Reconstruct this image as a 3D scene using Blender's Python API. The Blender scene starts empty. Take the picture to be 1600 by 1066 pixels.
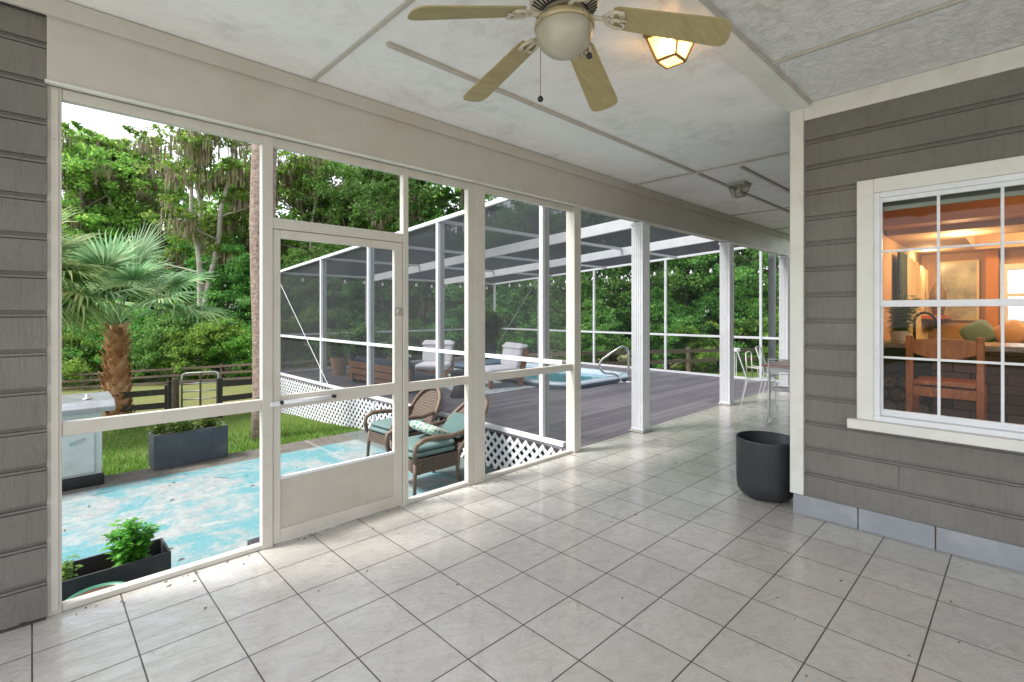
import bpy, math, random
import numpy as np
from mathutils import Vector, Matrix

random.seed(11)
RNG = np.random.default_rng(11)
R = math.radians
PI = math.pi
SC = bpy.context.scene
COL = SC.collection

# ------------------------------------------------------------------ camera, world, sun, exposure
AZ = R(46.0)                      # heading of the camera, measured from +X towards +Y
CAM_H = 1.5
cam_data = bpy.data.cameras.new('camera')
cam_data.sensor_width = 36.0
cam_data.lens = 36.0 * 777.0 / 1600.0
cam_data.shift_y = -(533.0 - 487.0) / 1600.0
cam_data.clip_start = 0.05
cam_data.clip_end = 600
cam = bpy.data.objects.new('camera', cam_data)
COL.objects.link(cam)
cam.location = (0, 0, CAM_H)
cam.rotation_euler = (R(90), 0, AZ - R(90))
SC.camera = cam

SUN_EL, SUN_AZ = R(56), math.atan2(-0.78, 0.36)     # azimuth clockwise from +Y
world = bpy.data.worlds.new('World')
SC.world = world
world.use_nodes = True
wn = world.node_tree
wn.nodes.clear()
sky = wn.nodes.new('ShaderNodeTexSky')
sky.sky_type = 'NISHITA'
sky.sun_disc = False
sky.sun_elevation = SUN_EL
sky.sun_rotation = SUN_AZ
sky.air_density = 1.0
sky.dust_density = 1.2
hsv = wn.nodes.new('ShaderNodeHueSaturation')
hsv.inputs['Saturation'].default_value = 0.26
bg = wn.nodes.new('ShaderNodeBackground')
bg.inputs['Strength'].default_value = 0.15
wo = wn.nodes.new('ShaderNodeOutputWorld')
wn.links.new(sky.outputs[0], hsv.inputs['Color'])
wn.links.new(hsv.outputs[0], bg.inputs['Color'])
wn.links.new(bg.outputs[0], wo.inputs[0])

sd = bpy.data.lights.new('sun', 'SUN')
sd.energy = 1.7
sd.angle = R(14)
sd.color = (1.0, 0.965, 0.91)
sun = bpy.data.objects.new('sun', sd)
COL.objects.link(sun)
sdir = Vector((math.sin(SUN_AZ) * math.cos(SUN_EL), math.cos(SUN_AZ) * math.cos(SUN_EL), math.sin(SUN_EL)))
sun.rotation_euler = (-sdir).to_track_quat('-Z', 'Y').to_euler()
sun.location = (0, 0, 30)

SC.view_settings.view_transform = 'Standard'
SC.view_settings.look = 'None'
SC.view_settings.exposure = 1.58
SC.view_settings.gamma = 1.0
SC.render.engine = 'CYCLES'
SC.cycles.max_bounces = 10
SC.cycles.diffuse_bounces = 6
SC.cycles.glossy_bounces = 4
SC.cycles.transparent_max_bounces = 24
SC.cycles.transmission_bounces = 6
SC.cycles.use_denoising = True
SC.cycles.sample_clamp_indirect = 6.0

# ------------------------------------------------------------------ helpers: geometry on the ground plan
FX, FY = math.cos(AZ), math.sin(AZ)
RX, RY = math.sin(AZ), -math.cos(AZ)
def ray(u, d):
    """plan position at bearing u (camera's horizontal angle as tangent*777+800) and depth d"""
    t = (u - 800.0) / 777.0
    return ((FX + RX * t) * d, (FY + RY * t) * d)

def ground_z(x, y):
    z = -0.56 - 0.085 * min(max(0.0, y - 8.0), 34.0) - 0.045 * min(max(0.0, x - 12.0), 12.0)
    return z

# ------------------------------------------------------------------ helpers: objects
def tag(o, label=None, cat=None, group=None, kind=None):
    if label: o['label'] = label
    if cat: o['category'] = cat
    if group: o['group'] = group
    if kind: o['kind'] = kind
    return o

def thing(name, label, cat, loc=(0, 0, 0), rz=0.0, group=None):
    o = bpy.data.objects.new(name, None)
    o.empty_display_size = 0.1
    COL.objects.link(o)
    o.location = loc
    o.rotation_euler = (0, 0, rz)
    return tag(o, label, cat, group)

def root_loc(o):
    while o.parent: o = o.parent
    return Vector(o.location)

class MB:
    def __init__(s): s.v = []; s.f = []
    def box(s, x0, y0, z0, x1, y1, z1):
        x0, x1 = min(x0, x1), max(x0, x1); y0, y1 = min(y0, y1), max(y0, y1); z0, z1 = min(z0, z1), max(z0, z1)
        b = len(s.v)
        s.v += [(x0,y0,z0),(x1,y0,z0),(x1,y1,z0),(x0,y1,z0),(x0,y0,z1),(x1,y0,z1),(x1,y1,z1),(x0,y1,z1)]
        s.f += [(b,b+3,b+2,b+1),(b+4,b+5,b+6,b+7),(b,b+1,b+5,b+4),(b+1,b+2,b+6,b+5),(b+2,b+3,b+7,b+6),(b+3,b,b+4,b+7)]
        return s
    def bar(s, p0, p1, w, h, up=(0, 0, 1)):
        """rectangular bar from p0 to p1, w across, h along up"""
        p0 = Vector(p0); p1 = Vector(p1); d = (p1 - p0).normalized()
        u = Vector(up); side = d.cross(u)
        if side.length < 1e-5: side = d.cross(Vector((1, 0, 0)))
        side.normalize(); u = side.cross(d).normalized()
        b = len(s.v)
        for p in (p0, p1):
            for a, c in ((-1,-1),(1,-1),(1,1),(-1,1)):
                s.v.append(tuple(p + side*(a*w/2) + u*(c*h/2)))
        s.f += [(b,b+1,b+2,b+3),(b+7,b+6,b+5,b+4)]
        for i in range(4):
            j = (i+1) % 4
            s.f.append((b+i, b+4+i, b+4+j, b+j))
        return s
    def tube(s, pts, r, n=8, cap=True):
        pts = [Vector(p) for p in pts]
        if not hasattr(r, '__len__'): r = [r]*len(pts)
        b = len(s.v); prev = None
        for i, p in enumerate(pts):
            d = (pts[min(i+1, len(pts)-1)] - pts[max(i-1, 0)])
            if d.length < 1e-9: d = Vector((0,0,1))
            d.normalize()
            if prev is None:
                a = d.cross(Vector((0,0,1)))
                if a.length < 1e-3: a = d.cross(Vector((1,0,0)))
            else:
                a = prev - d*prev.dot(d)
            a.normalize(); c = d.cross(a); prev = a
            for k in range(n):
                t = 2*PI*k/n
                s.v.append(tuple(p + (a*math.cos(t) + c*math.sin(t))*r[i]))
        for i in range(len(pts)-1):
            for k in range(n):
                q = b+i*n; k2 = (k+1) % n
                s.f.append((q+k, q+k2, q+n+k2, q+n+k))
        if cap:
            s.f.append(tuple(b+k for k in range(n))[::-1])
            s.f.append(tuple(b+(len(pts)-1)*n+k for k in range(n)))
        return s
    def lathe(s, prof, c=(0,0,0), n=32, cap0=False, cap1=False):
        b = len(s.v)
        for r, z in prof:
            for k in range(n):
                t = 2*PI*k/n
                s.v.append((c[0]+r*math.cos(t), c[1]+r*math.sin(t), c[2]+z))
        for i in range(len(prof)-1):
            for k in range(n):
                q = b+i*n; k2 = (k+1) % n
                s.f.append((q+k, q+k2, q+n+k2, q+n+k))
        if cap0: s.f.append(tuple(b+k for k in range(n))[::-1])
        if cap1: s.f.append(tuple(b+(len(prof)-1)*n+k for k in range(n)))
        return s
    def prism(s, poly, z0, z1):
        b = len(s.v); n = len(poly)
        s.v += [(x,y,z0) for x,y in poly] + [(x,y,z1) for x,y in poly]
        s.f.append(tuple(b+i for i in range(n))[::-1]); s.f.append(tuple(b+n+i for i in range(n)))
        for i in range(n):
            j = (i+1) % n
            s.f.append((b+i, b+j, b+n+j, b+n+i))
        return s
    def xform(s, m, start=0):
        for i in range(start, len(s.v)):
            s.v[i] = tuple(m @ Vector(s.v[i]))
        return s
    def build(s, name, mat, parent=None, bevel=0.0, smooth=False, label=None, subd=0):
        off = root_loc(parent) if parent else Vector((0,0,0))
        me = bpy.data.meshes.new(name)
        me.from_pydata([tuple(Vector(v) - off) for v in s.v], [], s.f)
        me.materials.append(mat)
        me.update()
        if smooth:
            me.polygons.foreach_set('use_smooth', [True]*len(me.polygons))
        o = bpy.data.objects.new(name, me)
        COL.objects.link(o)
        if parent: o.parent = parent
        if bevel:
            m = o.modifiers.new('bevel', 'BEVEL'); m.width = bevel; m.segments = 2; m.limit_method = 'ANGLE'; m.angle_limit = R(40)
        if subd:
            m = o.modifiers.new('subd', 'SUBSURF'); m.levels = subd; m.render_levels = subd
        if label: o['label'] = label
        return o

def np_mesh(name, V, F, mat, parent=None, smooth=False):
    """V (n,3) array, F (m,k) array; vertices already local"""
    me = bpy.data.meshes.new(name)
    n, (m, k) = len(V), F.shape
    me.vertices.add(n); me.vertices.foreach_set('co', np.asarray(V, 'f').ravel())
    me.loops.add(m*k); me.loops.foreach_set('vertex_index', F.astype('i').ravel())
    me.polygons.add(m); me.polygons.foreach_set('loop_start', np.arange(0, m*k, k, dtype='i'))
    me.polygons.foreach_set('loop_total', np.full(m, k, dtype='i'))
    me.materials.append(mat)
    me.update(calc_edges=True)
    if smooth: me.polygons.foreach_set('use_smooth', np.ones(m, bool))
    o = bpy.data.objects.new(name, me)
    COL.objects.link(o)
    if parent: o.parent = parent
    return o

def dup(root, loc=None, rz=None, label=None, scale=None, group=None):
    def cp(o, par):
        c = o.copy(); COL.objects.link(c); c.parent = par
        for ch in o.children: cp(ch, c)
        return c
    kids = list(root.children)
    c = root.copy(); COL.objects.link(c)
    for ch in kids: cp(ch, c)
    if loc is not None: c.location = loc
    if rz is not None: c.rotation_euler = (0, 0, rz)
    if label: c['label'] = label
    if group: c['group'] = group
    if scale is not None: c.scale = scale
    return c

# ------------------------------------------------------------------ materials
class NT:
    def __init__(s, name):
        s.m = bpy.data.materials.new(name); s.m.use_nodes = True
        s.t = s.m.node_tree; s.t.nodes.clear()
        s.out = s.t.nodes.new('ShaderNodeOutputMaterial')
    def n(s, typ, **kw):
        nd = s.t.nodes.new(typ)
        ins = kw.pop('ins', {})
        for k, v in kw.items(): setattr(nd, k, v)
        for k, v in ins.items():
            if isinstance(v, bpy.types.NodeSocket): s.t.links.new(v, nd.inputs[k])
            else: nd.inputs[k].default_value = v
        return nd
    def l(s, a, b): s.t.links.new(a, b)
    def coords(s, scale=(1,1,1), loc=(0,0,0), kind='Object', rot=(0,0,0)):
        tc = s.n('ShaderNodeTexCoord')
        mp = s.n('ShaderNodeMapping', ins={'Vector': tc.outputs[kind], 'Scale': scale, 'Location': loc, 'Rotation': rot})
        return mp.outputs[0]
    def noise(s, vec, scale, detail=4, rough=0.55, dist=0.0):
        return s.n('ShaderNodeTexNoise', ins={'Vector': vec, 'Scale': scale, 'Detail': detail, 'Roughness': rough, 'Distortion': dist}).outputs['Fac']
    def ramp(s, fac, stops):
        r = s.n('ShaderNodeValToRGB', ins={'Fac': fac}); e = r.color_ramp.elements
        while len(e) < len(stops): e.new(0.5)
        for i, (p, c) in enumerate(stops):
            e[i].position = p; e[i].color = (c[0], c[1], c[2], 1) if hasattr(c, '__len__') else (c, c, c, 1)
        return r.outputs['Color']
    def mix(s, fac, a, b, mode='MIX'):
        m = s.n('ShaderNodeMix', data_type='RGBA', blend_type=mode)
        for k, v in ((0, fac), (6, a), (7, b)):
            if isinstance(v, bpy.types.NodeSocket): s.l(v, m.inputs[k])
            else: m.inputs[k].default_value = v if not hasattr(v, '__len__') else (*v[:3], 1)
        return m.outputs[2]
    def math(s, op, a, b=0.0, c=None):
        m = s.n('ShaderNodeMath', operation=op)
        for i, v in enumerate((a, b) if c is None else (a, b, c)):
            if isinstance(v, bpy.types.NodeSocket): s.l(v, m.inputs[i])
            else: m.inputs[i].default_value = v
        return m.outputs[0]
    def bump(s, h, strength=0.3, dist=0.01, normal=None):
        b = s.n('ShaderNodeBump', ins={'Height': h, 'Strength': strength, 'Distance': dist})
        if normal is not None: s.l(normal, b.inputs['Normal'])
        return b.outputs[0]
    def principled(s, col, rough=0.5, normal=None, metal=0.0, spec=0.5, **kw):
        p = s.n('ShaderNodeBsdfPrincipled')
        def put(k, v):
            if isinstance(v, bpy.types.NodeSocket): s.l(v, p.inputs[k])
            elif hasattr(v, '__len__'): p.inputs[k].default_value = (*v[:3], 1)
            else: p.inputs[k].default_value = v
        put('Base Color', col); put('Roughness', rough); put('Metallic', metal); put('Specular IOR Level', spec)
        for k, v in kw.items(): put(k.replace('_', ' '), v)
        if normal is not None: s.l(normal, p.inputs['Normal'])
        s.l(p.outputs[0], s.out.inputs[0])
        return p

def simple(name, col, rough=0.5, metal=0.0, var=0.12, scale=6.0, bump=0.0, bscale=40.0, spec=0.5, dirt=None, dirt_amt=0.3, dscale=3.0):
    t = NT(name); v = t.coords()
    n1 = t.noise(v, scale, 5, 0.6)
    a = tuple(c*(1-var) for c in col); b = tuple(min(1, c*(1+var)) for c in col)
    c = t.ramp(n1, [(0.3, a), (0.7, b)])
    if dirt is not None:
        n2 = t.noise(v, dscale, 7, 0.68, 0.6)
        f = t.ramp(n2, [(0.5, 0.0), (0.72, 1.0)])
        f = t.math('MULTIPLY', f, dirt_amt)
        c = t.mix(f, c, dirt)
    nm = t.bump(t.noise(v, bscale, 4, 0.6), bump, 0.004) if bump else None
    rg = t.ramp(t.noise(v, scale*2.3, 3), [(0.3, max(0, rough-0.07)), (0.7, min(1, rough+0.07))])
    t.principled(c, rg, nm, metal, spec)
    return t.m

M = {}
M['white'] = simple('white_paint', (0.56, 0.53, 0.475), 0.42, var=0.04, bump=0.06, dirt=(0.36, 0.31, 0.22), dirt_amt=0.3, dscale=2.2)
M['white_alu'] = simple('white_aluminium', (0.72, 0.73, 0.76), 0.35, var=0.04, dirt=(0.45, 0.43, 0.38), dirt_amt=0.2, dscale=5)
M['beam'] = simple('beam_paint', (0.52, 0.485, 0.435), 0.5, var=0.04, bump=0.1, bscale=25, dirt=(0.42, 0.36, 0.28), dirt_amt=0.3, dscale=1.6)
M['door_panel'] = simple('door_panel_paint', (0.48, 0.45, 0.39), 0.4, var=0.04, dirt=(0.3, 0.27, 0.2), dirt_amt=0.3, dscale=3)
M['trim'] = simple('trim_paint', (0.68, 0.67, 0.63), 0.4, var=0.04, bump=0.08, dirt=(0.4, 0.36, 0.28), dirt_amt=0.3, dscale=3)
M['steel'] = simple('brushed_steel', (0.62, 0.6, 0.56), 0.22, metal=1.0, var=0.08)
M['galv'] = simple('galvanised_pipe', (0.55, 0.55, 0.54), 0.45, metal=0.7, var=0.12, dirt=(0.3, 0.2, 0.12), dirt_amt=0.4)
M['brass'] = simple('aged_brass', (0.33, 0.22, 0.1), 0.35, metal=0.8, var=0.2)
M['pewter'] = simple('weathered_pewter', (0.42, 0.4, 0.36), 0.5, metal=0.5, var=0.15)
M['black'] = simple('black_metal', (0.012, 0.012, 0.013), 0.4, var=0.2)
M['charcoal'] = simple('charcoal_plastic', (0.022, 0.025, 0.031), 0.42, var=0.1, bump=0.03, bscale=120)
M['planter'] = simple('slate_fibre', (0.055, 0.068, 0.082), 0.62, var=0.15, bump=0.15, bscale=60, dirt=(0.16, 0.16, 0.15), dirt_amt=0.35, dscale=5)
M['planter_dark'] = simple('dark_fibre', (0.026, 0.027, 0.033), 0.6, var=0.15, bump=0.15, bscale=60, dirt=(0.08, 0.08, 0.08), dirt_amt=0.3, dscale=6)
M['soil'] = simple('potting_soil', (0.07, 0.035, 0.018), 0.95, var=0.5, scale=40, bump=0.8, bscale=90)
M['terracotta'] = simple('terracotta', (0.42, 0.25, 0.15), 0.8, var=0.15, dirt=(0.5, 0.4, 0.3), dirt_amt=0.4)
M['teak'] = None
M['cushion_white'] = simple('white_canvas', (0.72, 0.71, 0.74), 0.9, var=0.05, bump=0.1, bscale=150)
M['cushion_navy'] = simple('navy_canvas', (0.03, 0.04, 0.06), 0.9, var=0.1, bump=0.1, bscale=150)
M['cushion_blue'] = simple('pale_teal_canvas', (0.115, 0.18, 0.17), 0.9, var=0.08, bump=0.1, bscale=150)
M['cushion_shaded'] = simple('shaded_teal_canvas', (0.07, 0.125, 0.118), 0.9, var=0.08, bump=0.1, bscale=150)  # teal cushion canvas darkened to paint in the shade on the chair back
M['rock'] = simple('pale_stone', (0.4, 0.37, 0.3), 0.9, var=0.25, bump=0.5)
M['hose'] = simple('green_glaze', (0.05, 0.22, 0.14), 0.3, var=0.1)

def wood(name, dark, light, rough=0.55, scale=(1, 8, 8), wscale=3.0, bump=0.15):
    t = NT(name); v = t.coords(scale=scale)
    n = t.noise(v, wscale, 6, 0.6, 1.2)
    n2 = t.noise(t.coords(), 1.7, 3)
    c = t.ramp(n, [(0.3, dark), (0.7, light)])
    c = t.mix(t.math('MULTIPLY', n2, 0.4), c, dark)
    t.principled(c, rough, t.bump(n, bump, 0.004))
    return t.m
M['teak'] = wood('oiled_teak', (0.17, 0.065, 0.025), (0.42, 0.19, 0.085), 0.5, (8, 8, 8), 1.5)
M['blade_wood'] = wood('cream_wood_veneer', (0.29, 0.235, 0.105), (0.41, 0.345, 0.17), 0.42, (2.0, 14, 6), 2.4, 0.05)
M['fence_wood'] = wood('weathered_black_wood', (0.022, 0.021, 0.018), (0.085, 0.075, 0.06), 0.9, (4, 4, 4), 5, 0.5)
M['fence_brown'] = wood('weathered_brown_wood', (0.06, 0.045, 0.032), (0.17, 0.125, 0.085), 0.9, (4, 4, 4), 5, 0.5)
M['table_wood'] = wood('reddish_table_wood', (0.3, 0.12, 0.08), (0.46, 0.22, 0.15), 0.35, (2, 12, 8), 2)
M['chair_wood'] = wood('orange_oak', (0.34, 0.08, 0.012), (0.70, 0.21, 0.03), 0.35, (6, 6, 2), 3)
M['log_bark'] = wood('firewood', (0.05, 0.03, 0.02), (0.3, 0.2, 0.11), 0.9, (6, 6, 6), 4)
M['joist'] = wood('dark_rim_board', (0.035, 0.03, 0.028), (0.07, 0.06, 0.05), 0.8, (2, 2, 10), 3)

# glass
def glass(name, tint=(1, 1, 1), refl=0.9):
    t = NT(name)
    tr = t.n('ShaderNodeBsdfTransparent', ins={'Color': (*tint, 1)})
    gl = t.n('ShaderNodeBsdfGlossy', ins={'Color': (refl, refl, refl, 1), 'Roughness': 0.01})
    lw = t.n('ShaderNodeLayerWeight', ins={'Blend': 0.5})
    f = t.math('MULTIPLY_ADD', t.math('POWER', lw.outputs['Facing'], 5.0), 0.5, 0.012)
    mx = t.n('ShaderNodeMixShader', ins={0: f, 1: tr.outputs[0], 2: gl.outputs[0]})
    t.l(mx.outputs[0], t.out.inputs[0])
    return t.m
M['glass'] = glass('window_glass', (0.93, 0.95, 0.94))
t = NT('amber_lantern_glass')
tr = t.n('ShaderNodeBsdfTransparent', ins={'Color': (1.0, 0.9, 0.72, 1)}); tl = t.n('ShaderNodeBsdfTranslucent', ins={'Color': (0.95, 0.78, 0.5, 1)})
mx = t.n('ShaderNodeMixShader', ins={0: 0.45, 1: tr.outputs[0], 2: tl.outputs[0]}); t.l(mx.outputs[0], t.out.inputs[0])
M['lantern_glass'] = t.m
M['clear_lantern_glass'] = glass('clear_lantern_glass', (0.8, 0.8, 0.74))

def screen(name, open_, col):
    """woven mesh: open_ is the open share seen square on; it closes up at grazing angles as a real mesh does"""
    t = NT(name)
    n = t.noise(t.coords(), 26.0, 5, 0.75)
    lw = t.n('ShaderNodeLayerWeight', ins={'Blend': 0.5})
    cs = t.math('MAXIMUM', t.math('SUBTRACT', 1.0, lw.outputs['Facing']), 0.12)
    tr_ = t.math('POWER', t.math('MULTIPLY_ADD', n, -0.12, open_ + 0.06), t.math('DIVIDE', 1.0, cs))
    tr = t.n('ShaderNodeBsdfTransparent')
    df = t.n('ShaderNodeBsdfDiffuse', ins={'Color': (*col, 1)})
    tl = t.n('ShaderNodeBsdfTranslucent', ins={'Color': (*col, 1)})
    m1 = t.n('ShaderNodeMixShader', ins={0: 0.35, 1: df.outputs[0], 2: tl.outputs[0]})
    mx = t.n('ShaderNodeMixShader', ins={0: tr_, 1: m1.outputs[0], 2: tr.outputs[0]})
    t.l(mx.outputs[0], t.out.inputs[0])
    return t.m
M['screen_side'] = screen('charcoal_mesh', 0.70, (0.075, 0.08, 0.083))
M['screen_roof'] = screen('roof_mesh', 0.70, (0.062, 0.062, 0.074))
M['screen_far'] = screen('far_mesh', 0.86, (0.05, 0.055, 0.055))

def emis(name, col, st):
    t = NT(name)
    e = t.n('ShaderNodeEmission', ins={'Color': (*col, 1), 'Strength': st})
    t.l(e.outputs[0], t.out.inputs[0]); return t.m
M['lamp_on'] = emis('lit_lamp', (1.0, 0.62, 0.25), 22)
M['downlight_on'] = emis('lit_downlight', (1.0, 0.72, 0.4), 12)

t = NT('frosted_dome')
t.principled((0.40, 0.37, 0.29), 0.28, spec=0.6)
M['dome'] = t.m
t = NT('clear_bulb'); t.principled((0.8, 0.8, 0.78), 0.1, spec=0.9)
M['bulb'] = t.m

# floor tile
t = NT('cleft_floor_tile')
v = t.coords(loc=(-0.001, -0.323, 0))
br = t.n('ShaderNodeTexBrick', offset=0.0, squash=1.0, ins={'Vector': v, 'Scale': 1.0, 'Brick Width': 0.3385, 'Row Height': 0.338,
        'Mortar Size': 0.0034, 'Mortar Smooth': 0.25, 'Bias': 0.0, 'Color1': (0.0, 0, 0, 1), 'Color2': (1, 1, 1, 1), 'Mortar': (0.5, 0.5, 0.5, 1)})
big = t.noise(t.coords(), 0.9, 5, 0.6)
mid = t.noise(t.coords(), 14.0, 8, 0.68, 0.8)
c1 = t.ramp(mid, [(0.25, (0.45, 0.43, 0.39)), (0.5, (0.55, 0.53, 0.49)), (0.75, (0.60, 0.58, 0.545))])
c1 = t.mix(t.math('MULTIPLY', br.outputs['Color'], 0.45), c1, (0.44, 0.42, 0.385), 'MIX')
c1 = t.mix(t.math('MULTIPLY', t.ramp(big, [(0.4, 0.0), (0.75, 1.0)]), 0.4), c1, (0.33, 0.305, 0.27))
spk = t.ramp(t.noise(t.coords(), 11.0, 2, 0.4), [(0.76, 0.0), (0.79, 1.0)])
c1 = t.mix(t.math('MULTIPLY', spk, 0.6), c1, (0.2, 0.14, 0.1))
grt = t.ramp(t.noise(t.coords(), 3.0, 5), [(0.35, (0.025, 0.022, 0.015)), (0.65, (0.075, 0.065, 0.043))])
col = t.mix(br.outputs['Fac'], c1, grt)
cl = t.n('ShaderNodeTexVoronoi', feature='SMOOTH_F1', ins={'Vector': t.coords(scale=(1, 1.6, 1)), 'Scale': 7.0, 'Smoothness': 0.35})
nn = t.noise(t.coords(rot=(0, 0, 0.6), scale=(1, 2.0, 1)), 5.0, 7, 0.62, 1.8)
h = t.math('ADD', t.math('MULTIPLY', nn, 1.0), t.math('MULTIPLY', cl.outputs['Distance'], 0.12))
h2 = t.math('SUBTRACT', h, t.math('MULTIPLY', br.outputs['Fac'], 1.0))
nm = t.bump(h2, 0.6, 0.014)
rg = t.ramp(mid, [(0.3, 0.10), (0.7, 0.20)])
rg = t.mix(br.outputs['Fac'], rg, (0.9, 0.9, 0.9))
t.principled(col, rg, nm, spec=1.0, Coat_Weight=0.35, Coat_Roughness=0.06)
M['tile'] = t.m

M['batten'] = simple('dusty_batten_and_shadow_line', (0.46, 0.43, 0.39), 0.7, var=0.12)
# ceiling
def ceiling_mat(name, strength, scale):
    t = NT(name); v = t.coords()
    a = t.noise(v, 1.3, 7, 0.7, 0.4)
    b = t.noise(v, 5.0, 8, 0.75, 0.8)
    f = t.math('MULTIPLY', t.ramp(a, [(0.42, 0.0), (0.62, 1.0)]), t.ramp(b, [(0.42, 0.0), (0.6, 1.0)]))
    c = t.ramp(b, [(0.2, (0.80, 0.80, 0.79)), (0.8, (0.86, 0.86, 0.855))])
    c = t.mix(t.math('MULTIPLY', f, 0.42), c, (0.40, 0.40, 0.385))
    r = t.noise(v, scale, 6, 0.7, 1.0)
    t.principled(c, 0.75, t.bump(r, strength, 0.03), spec=0.3)
    return t.m
M['ceil'] = ceiling_mat('painted_ceiling', 0.22, 22)
M['ceil_rough'] = ceiling_mat('troweled_ceiling', 1.0, 16)

# siding
t = NT('grey_siding'); v = t.coords(scale=(1, 1, 0.25))
g = t.noise(v, 60, 4, 0.7); b = t.noise(t.coords(), 2.0, 5, 0.6); k = t.noise(t.coords(scale=(1, 1, 2.2)), 7.0, 5, 0.65, 2.0)
c = t.ramp(b, [(0.3, (0.150, 0.142, 0.126)), (0.7, (0.192, 0.183, 0.164))])
gs = t.noise(t.coords(scale=(1, 1, 0.12)), 38, 5, 0.7)
c = t.mix(t.math('MULTIPLY', t.ramp(gs, [(0.5, 0.0), (0.7, 1.0)]), 0.35), c, (0.09, 0.084, 0.072))
c = t.mix(t.math('MULTIPLY', t.ramp(k, [(0.62, 0.0), (0.72, 1.0)]), 0.25), c, (0.21, 0.20, 0.18))
h = t.math('ADD', t.math('MULTIPLY', g, 0.5), t.math('MULTIPLY', k, 0.6))
t.principled(c, 0.62, t.bump(h, 0.8, 0.009), spec=0.35)
M['siding'] = t.m
M['block'] = simple('blue_grey_block', (0.26, 0.275, 0.30), 0.6, var=0.06, bump=0.25, bscale=30, dirt=(0.4, 0.4, 0.4), dirt_amt=0.4, dscale=6)

# patio paint
t = NT('peeling_turquoise_slab'); v = t.coords()
sep = t.n('ShaderNodeSeparateXYZ', ins={0: v})
n1 = t.noise(v, 1.0, 12, 0.72, 0.9); n2 = t.noise(v, 9.0, 10, 0.8, 0.6); n3 = t.noise(t.coords(scale=(3, 1, 1), rot=(0, 0, 0.5)), 22, 6, 0.8, 1.5)
worn = t.math('ADD', t.math('MULTIPLY', n1, 0.75), t.math('MULTIPLY', n2, 0.25))
f = t.ramp(worn, [(0.475, 0.0), (0.505, 0.6), (0.56, 1.0)])
paint = t.ramp(n1, [(0.3, (0.06, 0.21, 0.24)), (0.6, (0.12, 0.27, 0.29))])
paint = t.mix(t.math('MULTIPLY', t.ramp(n3, [(0.45, 0.0), (0.7, 1.0)]), 0.55), paint, (0.22, 0.34, 0.35))
conc = t.ramp(n2, [(0.25, (0.13, 0.125, 0.115)), (0.5, (0.28, 0.285, 0.275)), (0.75, (0.40, 0.41, 0.40))])
conc = t.mix(t.math('MULTIPLY', t.ramp(n3, [(0.5, 0.0), (0.62, 1.0)]), 0.45), conc, (0.13, 0.27, 0.29))
c = t.mix(f, paint, conc)
edge = t.math('ADD', sep.outputs[1], t.math('MULTIPLY', n2, 0.25))
ef = t.ramp(t.math('SUBTRACT', edge, 6.85), [(0.45, 0.0), (0.52, 1.0)])
bare = t.ramp(n2, [(0.3, (0.07, 0.062, 0.05)), (0.7, (0.18, 0.165, 0.14))])
c = t.mix(ef, c, bare)
sx = t.math('ADD', sep.outputs[0], t.math('MULTIPLY', n2, 0.25))
ef2 = t.ramp(t.math('SUBTRACT', sx, 3.25), [(0.45, 0.0), (0.52, 0.85)])
c = t.mix(ef2, c, t.mix(0.25, bare, (0.07, 0.18, 0.20)))
for ax, off in ((1, 6.15), (0, 3.02)):
    dd = t.math('ABSOLUTE', t.math('SUBTRACT', t.math('ADD', sep.outputs[ax], t.math('MULTIPLY', n2, 0.05)), off+0.025))
    c = t.mix(t.math('MULTIPLY', t.ramp(dd, [(0.008, 1.0), (0.035, 0.0)]), 0.4), c, (0.36, 0.36, 0.33))
t.principled(c, 0.75, t.bump(n2, 0.4, 0.006), spec=0.25)
M['patio'] = t.m

# lawn / terrain
t = NT('lawn'); v = t.coords()
sep = t.n('ShaderNodeSeparateXYZ', ins={0: v})
a = t.noise(v, 0.55, 6, 0.65); b = t.noise(v, 9.0, 7, 0.75); d = t.noise(v, 45, 3, 0.7)
grass = t.ramp(b, [(0.25, (0.045, 0.085, 0.016)), (0.55, (0.12, 0.19, 0.035)), (0.8, (0.22, 0.24, 0.07))])
dry = t.ramp(b, [(0.25, (0.12, 0.11, 0.045)), (0.55, (0.24, 0.22, 0.10)), (0.8, (0.34, 0.27, 0.17))])
past = t.ramp(t.math('ADD', sep.outputs[1], t.math('MULTIPLY', a, 2.0)), [(0.0, 0.0), (1.0, 1.0)])
far = t.n('ShaderNodeMapRange', ins={0: t.math('ADD', sep.outputs[1], t.math('MULTIPLY', a, 3.0)), 1: 13.5, 2: 16.0, 3: 0.0, 4: 0.85}).outputs[0]
near = t.ramp(a, [(0.52, 0.0), (0.68, 0.75)])
fc = t.math('MAXIMUM', near, t.math('MULTIPLY', far, t.ramp(a, [(0.3, 0.35), (0.6, 1.0)])))
c = t.mix(fc, grass, dry)
t.principled(c, 0.95, t.bump(t.math('ADD', b, d), 0.9, 0.05), spec=0.1)
M['lawn'] = t.m

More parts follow.
